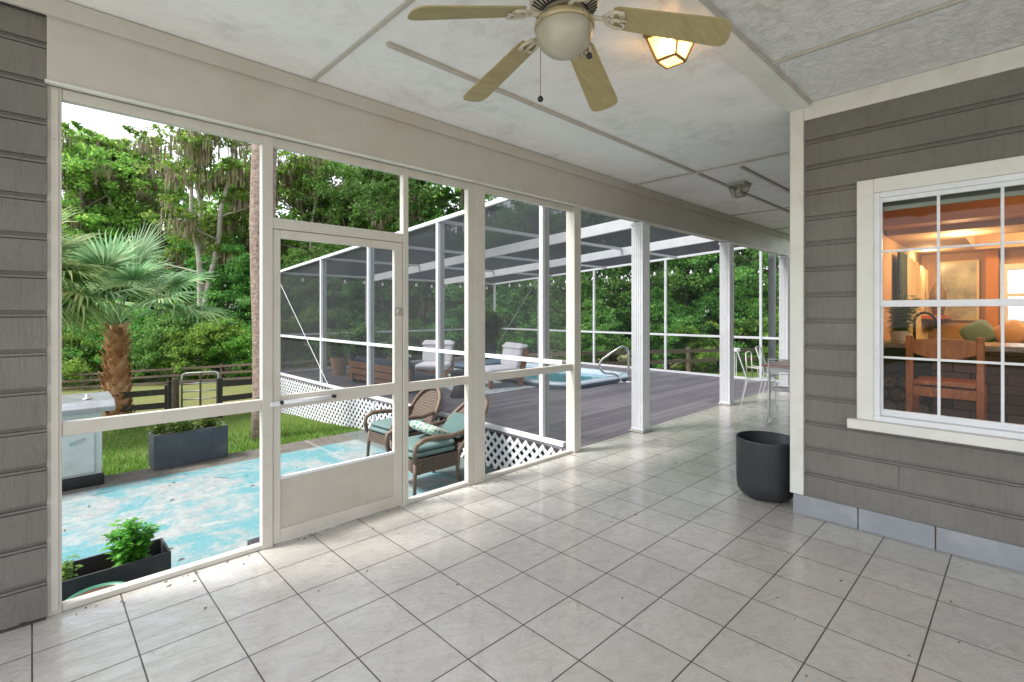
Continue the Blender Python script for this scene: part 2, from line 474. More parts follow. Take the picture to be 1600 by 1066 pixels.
def leaf_mat(name, dark, light, trans=0.35, extra=None):
    t = NT(name)
    geo = t.n('ShaderNodeNewGeometry')
    oi = t.n('ShaderNodeObjectInfo')
    n = t.noise(t.coords(kind='Object'), 0.7, 3)
    f = t.math('MULTIPLY_ADD', geo.outputs['Random Per Island'], 0.55, t.math('MULTIPLY', n, 0.45))
    stops = [(0.2, dark), (0.62, light)]
    if extra: stops.append((0.8, extra))
    c = t.ramp(f, stops)
    hs = t.n('ShaderNodeHueSaturation', ins={'Color': c, 'Hue': t.math('MULTIPLY_ADD', oi.outputs['Random'], 0.035, 0.49), 'Value': t.math('MULTIPLY_ADD', oi.outputs['Random'], 0.6, 0.85)})
    p = t.n('ShaderNodeBsdfPrincipled', ins={'Base Color': hs.outputs[0], 'Roughness': 0.5, 'Specular IOR Level': 0.3})
    tl = t.n('ShaderNodeBsdfTranslucent', ins={'Color': hs.outputs[0]})
    mx = t.n('ShaderNodeMixShader', ins={0: trans, 1: p.outputs[0], 2: tl.outputs[0]})
    t.l(mx.outputs[0], t.out.inputs[0])
    return t.m
M['leaf'] = leaf_mat('oak_leaves', (0.085, 0.18, 0.03), (0.25, 0.42, 0.075), 0.58, (0.44, 0.56, 0.14))
M['leaf_dark'] = leaf_mat('dense_leaves', (0.06, 0.15, 0.035), (0.17, 0.34, 0.08), 0.55, (0.24, 0.42, 0.09))
M['leaf_pine'] = leaf_mat('cedar_needles', (0.04, 0.095, 0.018), (0.10, 0.20, 0.04), 0.45)
M['leaf_basil'] = leaf_mat('basil_leaves', (0.05, 0.17, 0.02), (0.13, 0.34, 0.04), 0.4, (0.26, 0.48, 0.10))
M['leaf_weed'] = leaf_mat('weed_leaves', (0.08, 0.16, 0.03), (0.20, 0.33, 0.06), 0.4, (0.35, 0.38, 0.12))
M['palm_leaf'] = leaf_mat('palm_fronds', (0.12, 0.24, 0.11), (0.30, 0.45, 0.24), 0.45, (0.52, 0.56, 0.32))
M['palm_leaf2'] = leaf_mat('yellowing_fronds', (0.14, 0.24, 0.08), (0.34, 0.45, 0.16), 0.45, (0.62, 0.52, 0.25))
M['palm_dead'] = leaf_mat('dead_fronds', (0.14, 0.09, 0.06), (0.32, 0.22, 0.15), 0.2)
M['moss'] = leaf_mat('hanging_moss', (0.075, 0.06, 0.04), (0.24, 0.19, 0.12), 0.3)
M['grass'] = leaf_mat('grass_blades', (0.05, 0.11, 0.015), (0.14, 0.26, 0.035), 0.3, (0.28, 0.30, 0.08))
M['bark'] = simple('grey_bark', (0.115, 0.095, 0.072), 0.9, var=0.35, scale=3, bump=0.8, bscale=14)
M['bark_pale'] = simple('pale_bark', (0.36, 0.33, 0.28), 0.9, var=0.35, scale=2.5, bump=0.6, bscale=14)
t = NT('boot_husk'); v = t.coords(); n = t.noise(v, 7, 5, 0.6)
geo = t.n('ShaderNodeNewGeometry')
c = t.ramp(t.math('MULTIPLY_ADD', geo.outputs['Random Per Island'], 0.5, t.math('MULTIPLY', n, 0.5)), [(0.2, (0.22, 0.085, 0.03)), (0.5, (0.52, 0.27, 0.13)), (0.8, (0.68, 0.46, 0.30))])
t.principled(c, 0.85, t.bump(t.noise(v, 60, 4), 0.4, 0.01)); M['boot'] = t.m
t = NT('palm_bark'); v = t.coords(scale=(1, 1, 3)); n = t.noise(v, 9, 6, 0.7)
n2 = t.noise(t.coords(scale=(1, 1, 0.4)), 30, 5, 0.7)
c = t.ramp(t.math('MULTIPLY_ADD', n, 0.5, t.math('MULTIPLY', n2, 0.5)), [(0.35, (0.07, 0.05, 0.04)), (0.5, (0.27, 0.195, 0.155)), (0.68, (0.42, 0.33, 0.28))])
t.principled(c, 0.9, t.bump(t.math('ADD', n, n2), 0.9, 0.03)); M['palm_bark'] = t.m

# deck boards
t = NT('grey_composite_board'); geo = t.n('ShaderNodeNewGeometry')
n = t.noise(t.coords(scale=(1, 12, 1)), 2.5, 6, 0.65)
f = t.math('MULTIPLY_ADD', geo.outputs['Random Per Island'], 0.55, t.math('MULTIPLY', n, 0.45))
c = t.ramp(f, [(0.2, (0.10, 0.09, 0.105)), (0.75, (0.165, 0.152, 0.17))])
t.principled(c, 0.55, t.bump(n, 0.2, 0.004)); M['deck'] = t.m

# wicker
def weave(name, a, b, s=45.0):
    t = NT(name); v = t.coords()
    w1 = t.n('ShaderNodeTexWave', bands_direction='X', ins={'Vector': v, 'Scale': s, 'Distortion': 0.6}).outputs['Fac']
    w2 = t.n('ShaderNodeTexWave', bands_direction='Z', ins={'Vector': v, 'Scale': s*1.0, 'Distortion': 0.6}).outputs['Fac']
    w3 = t.n('ShaderNodeTexWave', bands_direction='Y', ins={'Vector': v, 'Scale': s, 'Distortion': 0.6}).outputs['Fac']
    h = t.math('MULTIPLY', t.math('MAXIMUM', w1, w3), w2)
    c = t.ramp(h, [(0.1, a), (0.6, b)])
    t.principled(c, 0.6, t.bump(h, 0.8, 0.006)); return t.m
M['wicker'] = weave('brown_wicker', (0.025, 0.017, 0.013), (0.17, 0.115, 0.08), 16)
M['wicker_black'] = weave('black_wicker', (0.008, 0.008, 0.009), (0.05, 0.05, 0.055), 12)
M['rattan'] = simple('rattan_wrap', (0.13, 0.085, 0.06), 0.5, var=0.3, scale=30, bump=0.5, bscale=90)
# patterned pillow
t = NT('patterned_pillow'); v = t.coords(rot=(0.3, 0.5, 0.78))
ck = t.n('ShaderNodeTexVoronoi', feature='DISTANCE_TO_EDGE', ins={'Vector': v, 'Scale': 22.0, 'Randomness': 0.25}).outputs['Distance']
c = t.ramp(ck, [(0.0, (0.45, 0.47, 0.41)), (0.10, (0.43, 0.45, 0.39)), (0.16, (0.10, 0.26, 0.18)), (0.6, (0.07, 0.20, 0.18))])
t.principled(c, 0.9); M['pillow'] = t.m
# rug
t = NT('pale_rug'); v = t.coords(); n = t.noise(v, 5, 6, 0.8)
c = t.ramp(n, [(0.35, (0.16, 0.22, 0.26)), (0.5, (0.42, 0.46, 0.48)), (0.7, (0.58, 0.60, 0.6))])
t.principled(c, 0.95); M['rug'] = t.m
# spa
M['spa_shell'] = simple('spa_acrylic', (0.56, 0.66, 0.74), 0.2, var=0.06, scale=3)
M['spa_skirt'] = simple('spa_skirt_blue_grey', (0.13, 0.19, 0.25), 0.4, var=0.1)
t = NT('spa_water'); v = t.coords()
t.principled((0.10, 0.36, 0.47), 0.05, t.bump(t.noise(v, 6, 3), 0.25, 0.02), spec=0.6); M['water'] = t.m
# bricks (interior hearth)
t = NT('dark_brick')
sp_ = t.n('ShaderNodeSeparateXYZ', ins={0: t.coords()})
cb_ = t.n('ShaderNodeCombineXYZ', ins={0: sp_.outputs[1], 1: sp_.outputs[2]})
br = t.n('ShaderNodeTexBrick', ins={'Vector': cb_.outputs[0], 'Scale': 1.0, 'Brick Width': 0.21, 'Row Height': 0.075, 'Mortar Size': 0.006,
     'Color1': (0.09, 0.05, 0.035, 1), 'Color2': (0.22, 0.13, 0.09, 1), 'Mortar': (0.05, 0.04, 0.035, 1)})
t.principled(br.outputs['Color'], 0.85, t.bump(br.outputs['Fac'], -0.5, 0.01)); M['brick'] = t.m
M['kitchen_wall'] = simple('tan_wall', (0.40, 0.24, 0.13), 0.8, var=0.04)
M['kitchen_ceil'] = simple('warm_white_ceiling', (0.50, 0.33, 0.19), 0.8, var=0.04)
M['soffit'] = simple('ochre_soffit', (0.42, 0.17, 0.035), 0.75, var=0.04)
M['counter'] = simple('grey_stone_counter', (0.35, 0.33, 0.3), 0.25, var=0.25, scale=50)
M['shade'] = simple('grey_shade_fabric', (0.11, 0.11, 0.09), 0.9, var=0.05)
M['shade_bar'] = simple('shade_bar', (0.34, 0.36, 0.31), 0.6, var=0.05)
M['curtain'] = simple('beige_curtain', (0.55, 0.43, 0.26), 0.9, var=0.08)
M['dark_green'] = simple('dark_green_cloth', (0.02, 0.04, 0.025), 0.8, var=0.2)

# ------------------------------------------------------------------ setting: terrain
xs = np.concatenate([np.arange(-90, -20, 7), np.arange(-20, 40, 1.0), np.arange(40, 131, 7)])
ys = np.concatenate([np.arange(-40, 0, 8), np.arange(0, 48, 1.0), np.arange(48, 141, 8)])
gv = []; gf = []
for j, y in enumerate(ys):
    for i, x in enumerate(xs):
        bumpz = 0.03*math.sin(x*0.9+y*0.4)+0.03*math.sin(y*1.3-x*0.3) if (y > 8.5) else 0
        z = ground_z(x, y) + bumpz
        gv.append((x, y, z))
nx = len(xs)
for j in range(len(ys)-1):
    for i in range(nx-1):
        a = j*nx+i; gf.append((a, a+1, a+nx+1, a+nx))
g = MB(); g.v = gv; g.f = gf
tag(g.build('ground', M['lawn'], smooth=True), kind='structure')

# patio slab
p = MB()
xj = [-6.0, -2.6, 0.8, 4.20]
p.box(-6, 3.42, -0.62, 4.245, 7.72, -0.48)
tag(p.build('patio', M['patio'], bevel=0.01), kind='structure')
# porch floor slab
p = MB(); p.prism([(-1.8,-2.4),(4.30,-2.4),(4.30,1.0),(11.3,1.0),(11.3,3.415),(-1.8,3.415)], -0.60, 0.0)
tag(p.build('porch_floor', M['tile']), kind='structure')
# unseen pale slab added behind the photographer to bounce light into the porch
p = MB(); p.box(-14, -12, -0.56, -1.9, 3.3, -0.3); p.box(-1.9, -12, -0.56, 4.0, -2.45, -0.3)
tag(p.build('bounce_slab', simple('pale_bounce_concrete', (0.5, 0.49, 0.46), 0.85, var=0.1, bump=0.3)), kind='structure')

# ceiling
CZ = 3.03
ce = tag(MB().box(-1.9, 1.19, CZ, 11.5, 3.30, CZ+0.25).build('ceiling', M['ceil']), kind='structure')
MB().box(-1.9, -2.5, CZ, 4.11, 1.187, CZ+0.25).build('ceiling_panel', M['ceil_rough'], ce)
b = MB()
b.box(-1.9, 1.10, CZ-0.034, 4.11, 1.235, CZ-0.001)
b.build('ceiling_trim', M['trim'], ce, bevel=0.003)
MB().box(-1.9, 1.086, CZ-0.022, 4.08, 1.0995, CZ-0.001).build('trim_shadow_line', M['batten'], ce)  # dark strip standing in for the shadow line beside the trim
def batten(x0, y0, x1, y1, w=0.03, h=0.016):
    m = MB()
    if abs(x1-x0) > abs(y1-y0): m.box(x0, y0-w/2, CZ-h, x1, y0+w/2, CZ-0.001)
    else: m.box(x0-w/2, y0, CZ-h, x0+w/2, y1, CZ-0.001)
    m.build('batten', M['batten'], ce, bevel=0.003)
batten(1.335, 1.24, 1.335, 3.27, 0.025, 0.014)
batten(1.45, 2.52, 5.20, 2.52, 0.03, 0.022)
batten(5.22, 1.24, 5.22, 3.27, 0.04, 0.014)
batten(5.36, 2.09, 7.98, 2.09, 0.035, 0.022)
batten(5.30, 2.52, 11.4, 2.52, 0.035, 0.022)
batten(8.00, 2.1, 8.00, 3.27, 0.03, 0.012)
batten(9.9, 1.24, 9.9, 3.27, 0.03, 0.012)
batten(3.27, -2.4, 3.27, 1.095, 0.03, 0.016)
batten(-1.1, -2.4, -1.1, 3.27, 0.03, 0.014)
# roof mass over porch (outside)
rf = thing('porch_roof', 'low porch roof above the white beam', 'roof')
MB().box(-2.1, -2.7, CZ+0.253, 11.7, 3.62, CZ+0.36).build('roof_deck', M['joist'], rf)
MB().box(-2.1, 3.45, CZ-0.02, 11.7, 3.56, CZ+0.25).build('fascia', M['white_alu'], rf, bevel=0.006)

# ------------------------------------------------------------------ beam over the screens
bm = thing('porch_beam', 'long cream painted header beam above the screens and columns', 'beam', (0, 3.34, 2.6))
MB().box(0.0525, 3.302, 2.625, 11.3, 3.44, 3.026).build('beam_face', M['beam'], bm, bevel=0.004)
MB().box(-1.8, 3.274, 2.935, 11.3, 3.301, 3.026).build('crown_board', M['beam'], bm, bevel=0.004)
MB().box(0.045, 3.290, 2.612, 11.3, 3.3305, 2.6245).build('bead', M['trim'], bm, bevel=0.003)

# ------------------------------------------------------------------ siding walls
def siding_profile(z0, z1, e=0.1865):
    pts = []; z = z0
    while z < z1 - 1e-6:
        for dz, off in ((0.0, 0.0), (0.150, 0.0), (0.1505, 0.012), (0.1545, 0.012), (0.156, 0.0), (0.166, 0.0), (0.168, 0.016), (0.1862, 0.016)):
            if z+dz < z1: pts.append((off, z+dz))
        z += e
    pts.append((pts[-1][0], z1))
    return pts
# left wall: plane y=3.32, facing -y
lw = thing('left_siding_wall', 'grey lap siding wall at the left beside the first screen', 'wall', (-1, 3.32, 0))
m = MB()
pr = siding_profile(0.015, 2.93)
for off, z in pr: m.v += [(-1.8, 3.318+off, z), (0.052, 3.318+off, z)]
for i in range(len(pr)-1): m.f.append((2*i, 2*i+1, 2*i+3, 2*i+2))
m.build('siding', M['siding'], lw)
MB().box(-1.8, 3.34, 0.001, 0.050, 3.43, 3.02).build('wall_core', M['siding'], lw)
# chewed bottom edge of the siding
m = MB(); x = -1.2
while x < 0.05:
    w = random.uniform(0.02, 0.06); m.box(x, 3.316, 0.002, min(x+w, 0.05), 3.333, random.uniform(0.006, 0.03)); x += w
m.build('rotted_edge', M['joist'], lw)

# house wall with window: plane x=4.10, facing -x
WY0, WY1, WZ0, WZ1 = -0.255, 0.718, 0.765, 2.30     # hole in the wall
hw = thing('house_wall', 'grey lap siding house wall around the white kitchen window', 'wall', (4.1, 0, 0))
m = MB()
pr = siding_profile(0.148, 2.905)
def strip(ya, yb, za, zb):
    q = [(o, z) for o, z in pr if za < z < zb]
    def at(z):
        last = pr[0][0]
        for o, zz in pr:
            if zz <= z: last = o
        return last
    q = [(at(za), za)] + q + [(at(zb), zb)]
    b = len(m.v)
    for o, z in q: m.v += [(4.10+o, ya, z), (4.10+o, yb, z)]
    for i in range(len(q)-1): m.f.append((b+2*i, b+2*i+2, b+2*i+3, b+2*i+1))
strip(-4.4, WY0, 0.148, 2.905); strip(WY1, 1.15, 0.148, 2.905)
strip(WY0, WY1, 0.148, WZ0); strip(WY0, WY1, WZ1, 2.905)
m.build('siding', M['siding'], hw)
m = MB()
for (ya, yb, za, zb) in ((-4.4, WY0, 0.0, 2.9), (WY1, 1.20, 0.0, 2.9), (WY0, WY1, 0.0, WZ0), (WY0, WY1, WZ1, 2.9)):
    m.box(4.12, ya, za, 4.24, yb, zb)
m.build('wall_core', M['kitchen_wall'], hw)
MB().box(4.24, 1.08, 0.0, 11.2, 1.20, 3.02).build('side_wall', M['siding'], hw)
MB().box(4.078, 1.142, 0.150, 4.20, 1.232, 2.996).build('corner_board', M['trim'], hw, bevel=0.004)
MB().box(4.086, -4.4, 2.905, 4.116, 1.1415, 3.027).build('frieze_board', M['trim'], hw, bevel=0.003)
m = MB(); y = 1.213
while y > -4.2:
    m.box(4.088, y-0.402, 0.001, 4.115, y, 0.1465); y -= 0.408
    if y < 1.0 and y > 0.75: pass
m.build('foundation_block', M['block'], hw, bevel=0.004)
# butt joint in one siding board
MB().box(4.0985, 0.583, 0.338, 4.1003, 0.586, 0.486).build('board_joint', M['joist'], hw)

win = MB()
win.box(4.072, 0.718, WZ0-0.0, 4.115, 0.812, 2.392); win.box(4.072, -0.35, WZ0, 4.115, -0.2555, 2.392)
win.box(4.072, -0.2553, 2.2975, 4.115, 0.7178, 2.392)
wc = win.build('window', M['trim'], hw, bevel=0.004)
MB().box(4.035, -0.40, 0.700, 4.115, 0.862, 0.7645).build('sill', M['trim'], wc, bevel=0.006)
# jamb liner
m = MB(); m.box(4.085, 0.6855, 0.80, 4.16, 0.7178, 2.297); m.box(4.085, -0.255, 0.80, 4.16, -0.222, 2.297); m.box(4.085, -0.2218, 2.262, 4.16, 0.685, 2.297); m.box(4.078, -0.255, 0.766, 4.16, 0.7178, 0.80)
m.build('jamb', M['white_alu'], wc, bevel=0.002)
# sashes with muntins: upper one nearer the outside
def sash(name, x, z0, z1, y0=-0.2215, y1=0.6850):
    m = MB(); w = 0.028
    m.box(x, y0, z0, x+0.022, y0+w, z1); m.box(x, y1-w*0.4, z0, x+0.022, y1, z1)
    m.box(x, y0+w, z0, x+0.022, y1-w*0.4, z0+0.042); m.box(x, y0+w, z1-0.030, x+0.022, y1-w*0.4, z1)
    for yy in (0.387, 0.100): m.box(x+0.002, yy-0.0075, z0+0.0421, x+0.020, yy+0.0075, z1-0.0301)
    zz = (z0+z1)/2+0.005
    for a, c in ((y0+w+0.0002, 0.0923), (0.1077, 0.3793), (0.3947, y1-w*0.4-0.0002)): m.box(x+0.003, a, zz-0.0075, x+0.019, c, zz+0.0075)
    o = m.build(name, M['white_alu'], wc, bevel=0.0015)
    return o
us = sash('upper_sash', 4.098, 1.532, 2.2615)
ls = sash('lower_sash', 4.124, 0.801, 1.575)
MB().box(4.1085, -0.195, 1.572, 4.1105, 0.676, 2.233).build('pane', M['glass'], wc)
MB().box(4.1345, -0.195, 0.842, 4.1365, 0.676, 1.546).build('pane', M['glass'], wc)

# ------------------------------------------------------------------ screened front: posts, rails, door
sw = thing('screen_wall', 'white framed porch screen wall with posts and chair rails', 'screen wall', (2, 3.36, 0))
SY0, SY1 = 3.338, 3.392
def post(x0, x1, z0=0.0, z1=2.6115, y0=SY0, y1=SY1, name='post'):
    return MB().box(x0, y0, z0, x1, y1, z1).build(name, M['white'], sw, bevel=0.003)
post(0.0515, 0.108); post(0.066, 0.096, 0.02, 2.6, 3.332, 3.3375, 'cover_strip')
post(1.042, 1.106); post(2.060, 2.106)
post(2.700, 2.765); post(2.767, 2.886, y0=3.330, y1=3.45)
post(4.130, 4.240, y0=3.325, y1=3.44)
H0, H1 = 2.558, 2.6115
for a, c in ((0.1085, 1.0415), (1.1065, 2.0595), (2.1065, 2.6995), (2.8865, 4.1295)):
    MB().box(a, SY0+0.004, H0, c, SY1, H1).build('head_rail', M['white'], sw, bevel=0.003)
for a, c in ((0.1085, 1.0415), (2.1065, 2.6995), (2.8865, 4.1295)):
    MB().box(a, SY0+0.006, 0.876, c, SY1-0.002, 0.945).build('chair_rail', M['white'], sw, bevel=0.003)
    MB().box(a, SY0+0.006, 0.0015, c, SY1+0.01, 0.030).build('bottom_rail', M['white'], sw, bevel=0.003)
MB().box(1.1065, SY0+0.002, 2.032, 2.0595, SY1, 2.10).build('transom_rail', M['white'], sw, bevel=0.003)
# screws along the bottom rails
m = MB()
for x in (0.30, 0.62, 0.95, 2.28, 2.6, 3.05, 3.45, 3.9):
    m.lathe([(0.0, 0.0), (0.006, 0.0), (0.005, 0.003), (0.0, 0.004)], (x, 3.362, 0.0302), 8)
for x in (0.08, 1.074, 2.083, 2.733, 2.80, 4.16):
    for z in (0.12, 0.7, 1.25, 1.8, 2.35):
        m.tube([(x, (3.3295 if x == 2.80 else 3.3245 if x > 4 else 3.3375 if x > 1 else 3.3315)-0.0015, z+0.013*x), (x, 3.345, z+0.013*x)], 0.0035, 8)
m.build('screw', M['pewter'], sw)

dr = thing('screen_door', 'white screen door with solid kick panel and closer', 'door', (1.15, 3.36, 0))
DX0, DX1 = 1.1095, 2.0565; DZ0, DZ1 = 0.012, 2.028
m = MB(); sw_ = 0.062
y0, y1 = 3.346, 3.378
m.box(DX0, y0, DZ0, DX0+0.046, y1, DZ1); m.box(DX1-0.070, y0, DZ0, DX1, y1, DZ1)
m.box(DX0+0.0462, y0, DZ1-0.055, DX1-0.0702, y1, DZ1); m.box(DX0+0.0462, y0, DZ0, DX1-0.0702, y1, DZ0+0.085)
m.box(DX0+0.0462, y0, 0.872, DX1-0.0702, y1, 0.957)
m.build('door_frame', M['white'], dr, bevel=0.003)
MB().box(DX0+0.0464, 3.355, DZ0+0.0852, DX1-0.0704, 3.366, 0.415).build('kick_panel', M['door_panel'], dr)
MB().box(DX0+0.0464, 3.350, 0.4152, DX1-0.0704, 3.372, 0.432).build('kick_trim', M['white_alu'], dr)
cl = MB().tube([(1.165, 3.315, 0.915), (1.475, 3.315, 0.915)], 0.014, 14).build('door_closer', M['white_alu'], dr, smooth=True)
m = MB(); m.tube([(1.475, 3.315, 0.915), (1.50, 3.315, 0.915)], 0.005, 8); m.box(1.496, 3.318, 0.905, 1.516, 3.345, 0.925); m.box(1.145, 3.318, 0.905, 1.166, 3.345, 0.925)
m.build('closer_bracket', M['black'], cl)
MB().box(1.09, 3.325, 0.895, 1.155, 3.345, 0.925).build('closer_plate', M['white_alu'], cl, bevel=0.004)
m = MB(); m.lathe([(0.0, 0), (0.022, 0.0), (0.026, 0.006), (0.02, 0.012), (0, 0.014)], (0, 0, 0), 16)
m.xform(Matrix.Translation((2.02, 3.346, 1.498)) @ Matrix.Rotation(R(90), 4, 'X'))
la = m.build('latch', M['galv'], dr, smooth=True)
m = MB(); m.tube([(2.02, 3.33, 1.498), (2.02, 3.308, 1.498), (2.005, 3.30, 1.498), (1.975, 3.30, 1.497)], [0.006, 0.006, 0.006, 0.004], 8)
m.box(1.984, 3.3405, 1.468, 2.056, 3.3455, 1.53)
m.build('latch_lever', M['pewter'], la, bevel=0.001)

# fluted columns
def column(cx, label):
    c = thing('fluted_column', label, 'column', (cx, 3.37, 0), group='fluted porch columns')
    m = MB(); w = 0.082; pts = []
    def side(k):
        out = []
        n = 5
        for i in range(n):
            a = -w + 0.016 + i*(2*w-0.032)/n; s = (2*w-0.032)/n
            out += [(a+s*0.12, -w), (a+s*0.25, -w+0.007), (a+s*0.75, -w+0.007), (a+s*0.88, -w)]
        return out
    for k in range(4):
        a = k*PI/2
        pts += [(-w, -w)] if False else []
        for x, y in [(-w+0.004, -w)] + side(k) + [(w-0.004, -w)]:
            pts.append((x*math.cos(a)-y*math.sin(a)+cx, x*math.sin(a)+y*math.cos(a)+3.37))
    m.prism(pts, 0.05, 2.575)
    m.build('shaft', M['white_alu'], c)
    MB().box(cx-0.094, 3.276, 2.5755, cx+0.094, 3.464, 2.611).build('capital', M['white_alu'], c, bevel=0.006)
    m = MB(); m.box(cx-0.088, 3.282, 0.022, cx+0.088, 3.458, 0.0495)
    m.build('base', M['white_alu'], c, bevel=0.006)
    m = MB(); m.box(cx-0.115, 3.262, 0.001, cx+0.125, 3.478, 0.0215)
    m.build('base_plate', M['pewter'], c, bevel=0.008)
column(5.50, 'white fluted porch column nearest the camera')
column(8.08, 'white fluted porch column beside the dining set')
column(10.85, 'white fluted porch column farthest down the porch')
MB_end = None

# ------------------------------------------------------------------ ceiling fan
FC = Vector((1.573, 1.32, 0))
fan = thing('ceiling_fan', 'cream five blade ceiling fan with bowl light', 'fan', (FC.x, FC.y, 2.6))
c0 = (FC.x, FC.y, 0)
MB().lathe([(0.0, 3.03), (0.07, 3.029), (0.075, 3.0), (0.05, 2.96), (0.02, 2.945), (0.0, 2.944)], c0, 28).build('canopy', M['trim'], fan, smooth=True)
MB().tube([(FC.x, FC.y, 2.95), (FC.x, FC.y, 2.84)], 0.014, 12).build('downrod', M['trim'], fan, smooth=True)
hs = MB().lathe([(0.0, 2.85), (0.05, 2.85), (0.11, 2.835), (0.14, 2.81), (0.145, 2.78), (0.14, 2.755), (0.105, 2.735), (0.07, 2.728), (0.0, 2.727)], c0, 40).build('motor_housing', simple('cream_enamel', (0.50, 0.44, 0.34), 0.35, var=0.04), fan, smooth=True)
m = MB()
for k in range(40):
    if k % 8 in (6, 7): continue
    a = 2*PI*k/40
    m.bar((FC.x+0.092*math.cos(a), FC.y+0.092*math.sin(a), 2.7285), (FC.x+0.134*math.cos(a), FC.y+0.134*math.sin(a), 2.7485), 0.008, 0.003)
m.lathe([(0.090, 2.7255), (0.096, 2.7290), (0.097, 2.7275)], c0, 40)
m.build('vent_slot', M['black'], hs)
MB().lathe([(0.0, 2.7275), (0.066, 2.7275), (0.068, 2.715), (0.062, 2.708), (0.0, 2.707)], c0, 32).build('neck', M['brass'], fan, smooth=True)
MB().lathe([(0.0, 2.707), (0.075, 2.707), (0.108, 2.697), (0.122, 2.675), (0.124, 2.662), (0.118, 2.6605), (0.0, 2.6605)], c0, 40).build('light_collar', simple('cream_gold_enamel', (0.45, 0.36, 0.22), 0.3, var=0.05, metal=0.3), fan, smooth=True)
MB().lathe([(0.114, 2.660), (0.118, 2.645), (0.113, 2.618), (0.096, 2.588), (0.07, 2.565), (0.035, 2.549), (0.012, 2.542), (0.0, 2.541)], c0, 40).build('bowl_shade', M['dome'], fan, smooth=True)
for ang in (160.3, 87.5, 20.0, -55.7, -127.0):
    a = R(ang)
    sq = []
    L0, L1 = 0.205, 0.66
    N = 14
    outline = [(L0, -0.052), (L0+0.02, -0.06)]
    outline += [(L1-0.05, -0.073), (L1-0.022, -0.068), (L1-0.006, -0.05), (L1, -0.02), (L1, 0.02), (L1-0.006, 0.05), (L1-0.022, 0.068), (L1-0.05, 0.073)]
    outline += [(L0+0.02, 0.06), (L0, 0.052)]
    m = MB(); m.prism(outline, -0.003, 0.003)
    droop = math.atan2(0.12, 0.455)
    mat = Matrix.Translation((FC.x, FC.y, 2.735)) @ Matrix.Rotation(a, 4, 'Z') @ Matrix.Rotation(droop, 4, 'Y') @ Matrix.Rotation(R(-11), 4, 'X')
    m.xform(mat)
    bl = m.build('blade', M['blade_wood'], fan, bevel=0.0015)
    m = MB()
    # scrolled blade iron
    m.tube([(0.07, 0, 0.0), (0.13, 0, -0.012), (0.19, 0, -0.010)], [0.011, 0.009, 0.010], 8)
    for s in (-1, 1):
        m.tube([(0.165, 0, -0.010), (0.185, s*0.026, -0.010), (0.215, s*0.042, -0.009), (0.245, s*0.040, -0.008), (0.25, s*0.024, -0.008), (0.235, s*0.016, -0.008)], [0.008, 0.009, 0.008, 0.008, 0.007, 0.005], 8)
    m.tube([(0.185, 0, -0.010), (0.22, 0, -0.009), (0.262, 0, -0.008)], [0.009, 0.008, 0.004], 8)
    for x, y in ((0.232, 0.0), (0.235, 0.034), (0.235, -0.034)): m.lathe([(0, -0.019), (0.006, -0.018), (0.007, -0.012), (0, -0.01)], (x, y, 0), 8)
    m.xform(mat)
    m.build('blade_iron', simple('cream_iron', (0.50, 0.45, 0.35), 0.4, var=0.06) if ang > 150 else bpy.data.materials['cream_iron'], bl, smooth=True)
def chain(x, y, z0, z1, lab):
    m = MB(); m.tube([(x, y, z0), (x, y, z1)], 0.0016, 6)
    ch = m.build('pull_chain', M['brass'], fan)
    MB().lathe([(0, 0.013), (0.006, 0.011), (0.0125, 0.002), (0.0115, -0.007), (0.006, -0.012), (0, -0.013)], (x, y, z1-0.008), 16).build('chain_knob', M['black'], ch, smooth=True)
chain(FC.x-0.03, FC.y+0.105, 2.66, 2.405, '')
chain(FC.x+0.005, FC.y-0.124, 2.69, 2.515, '')

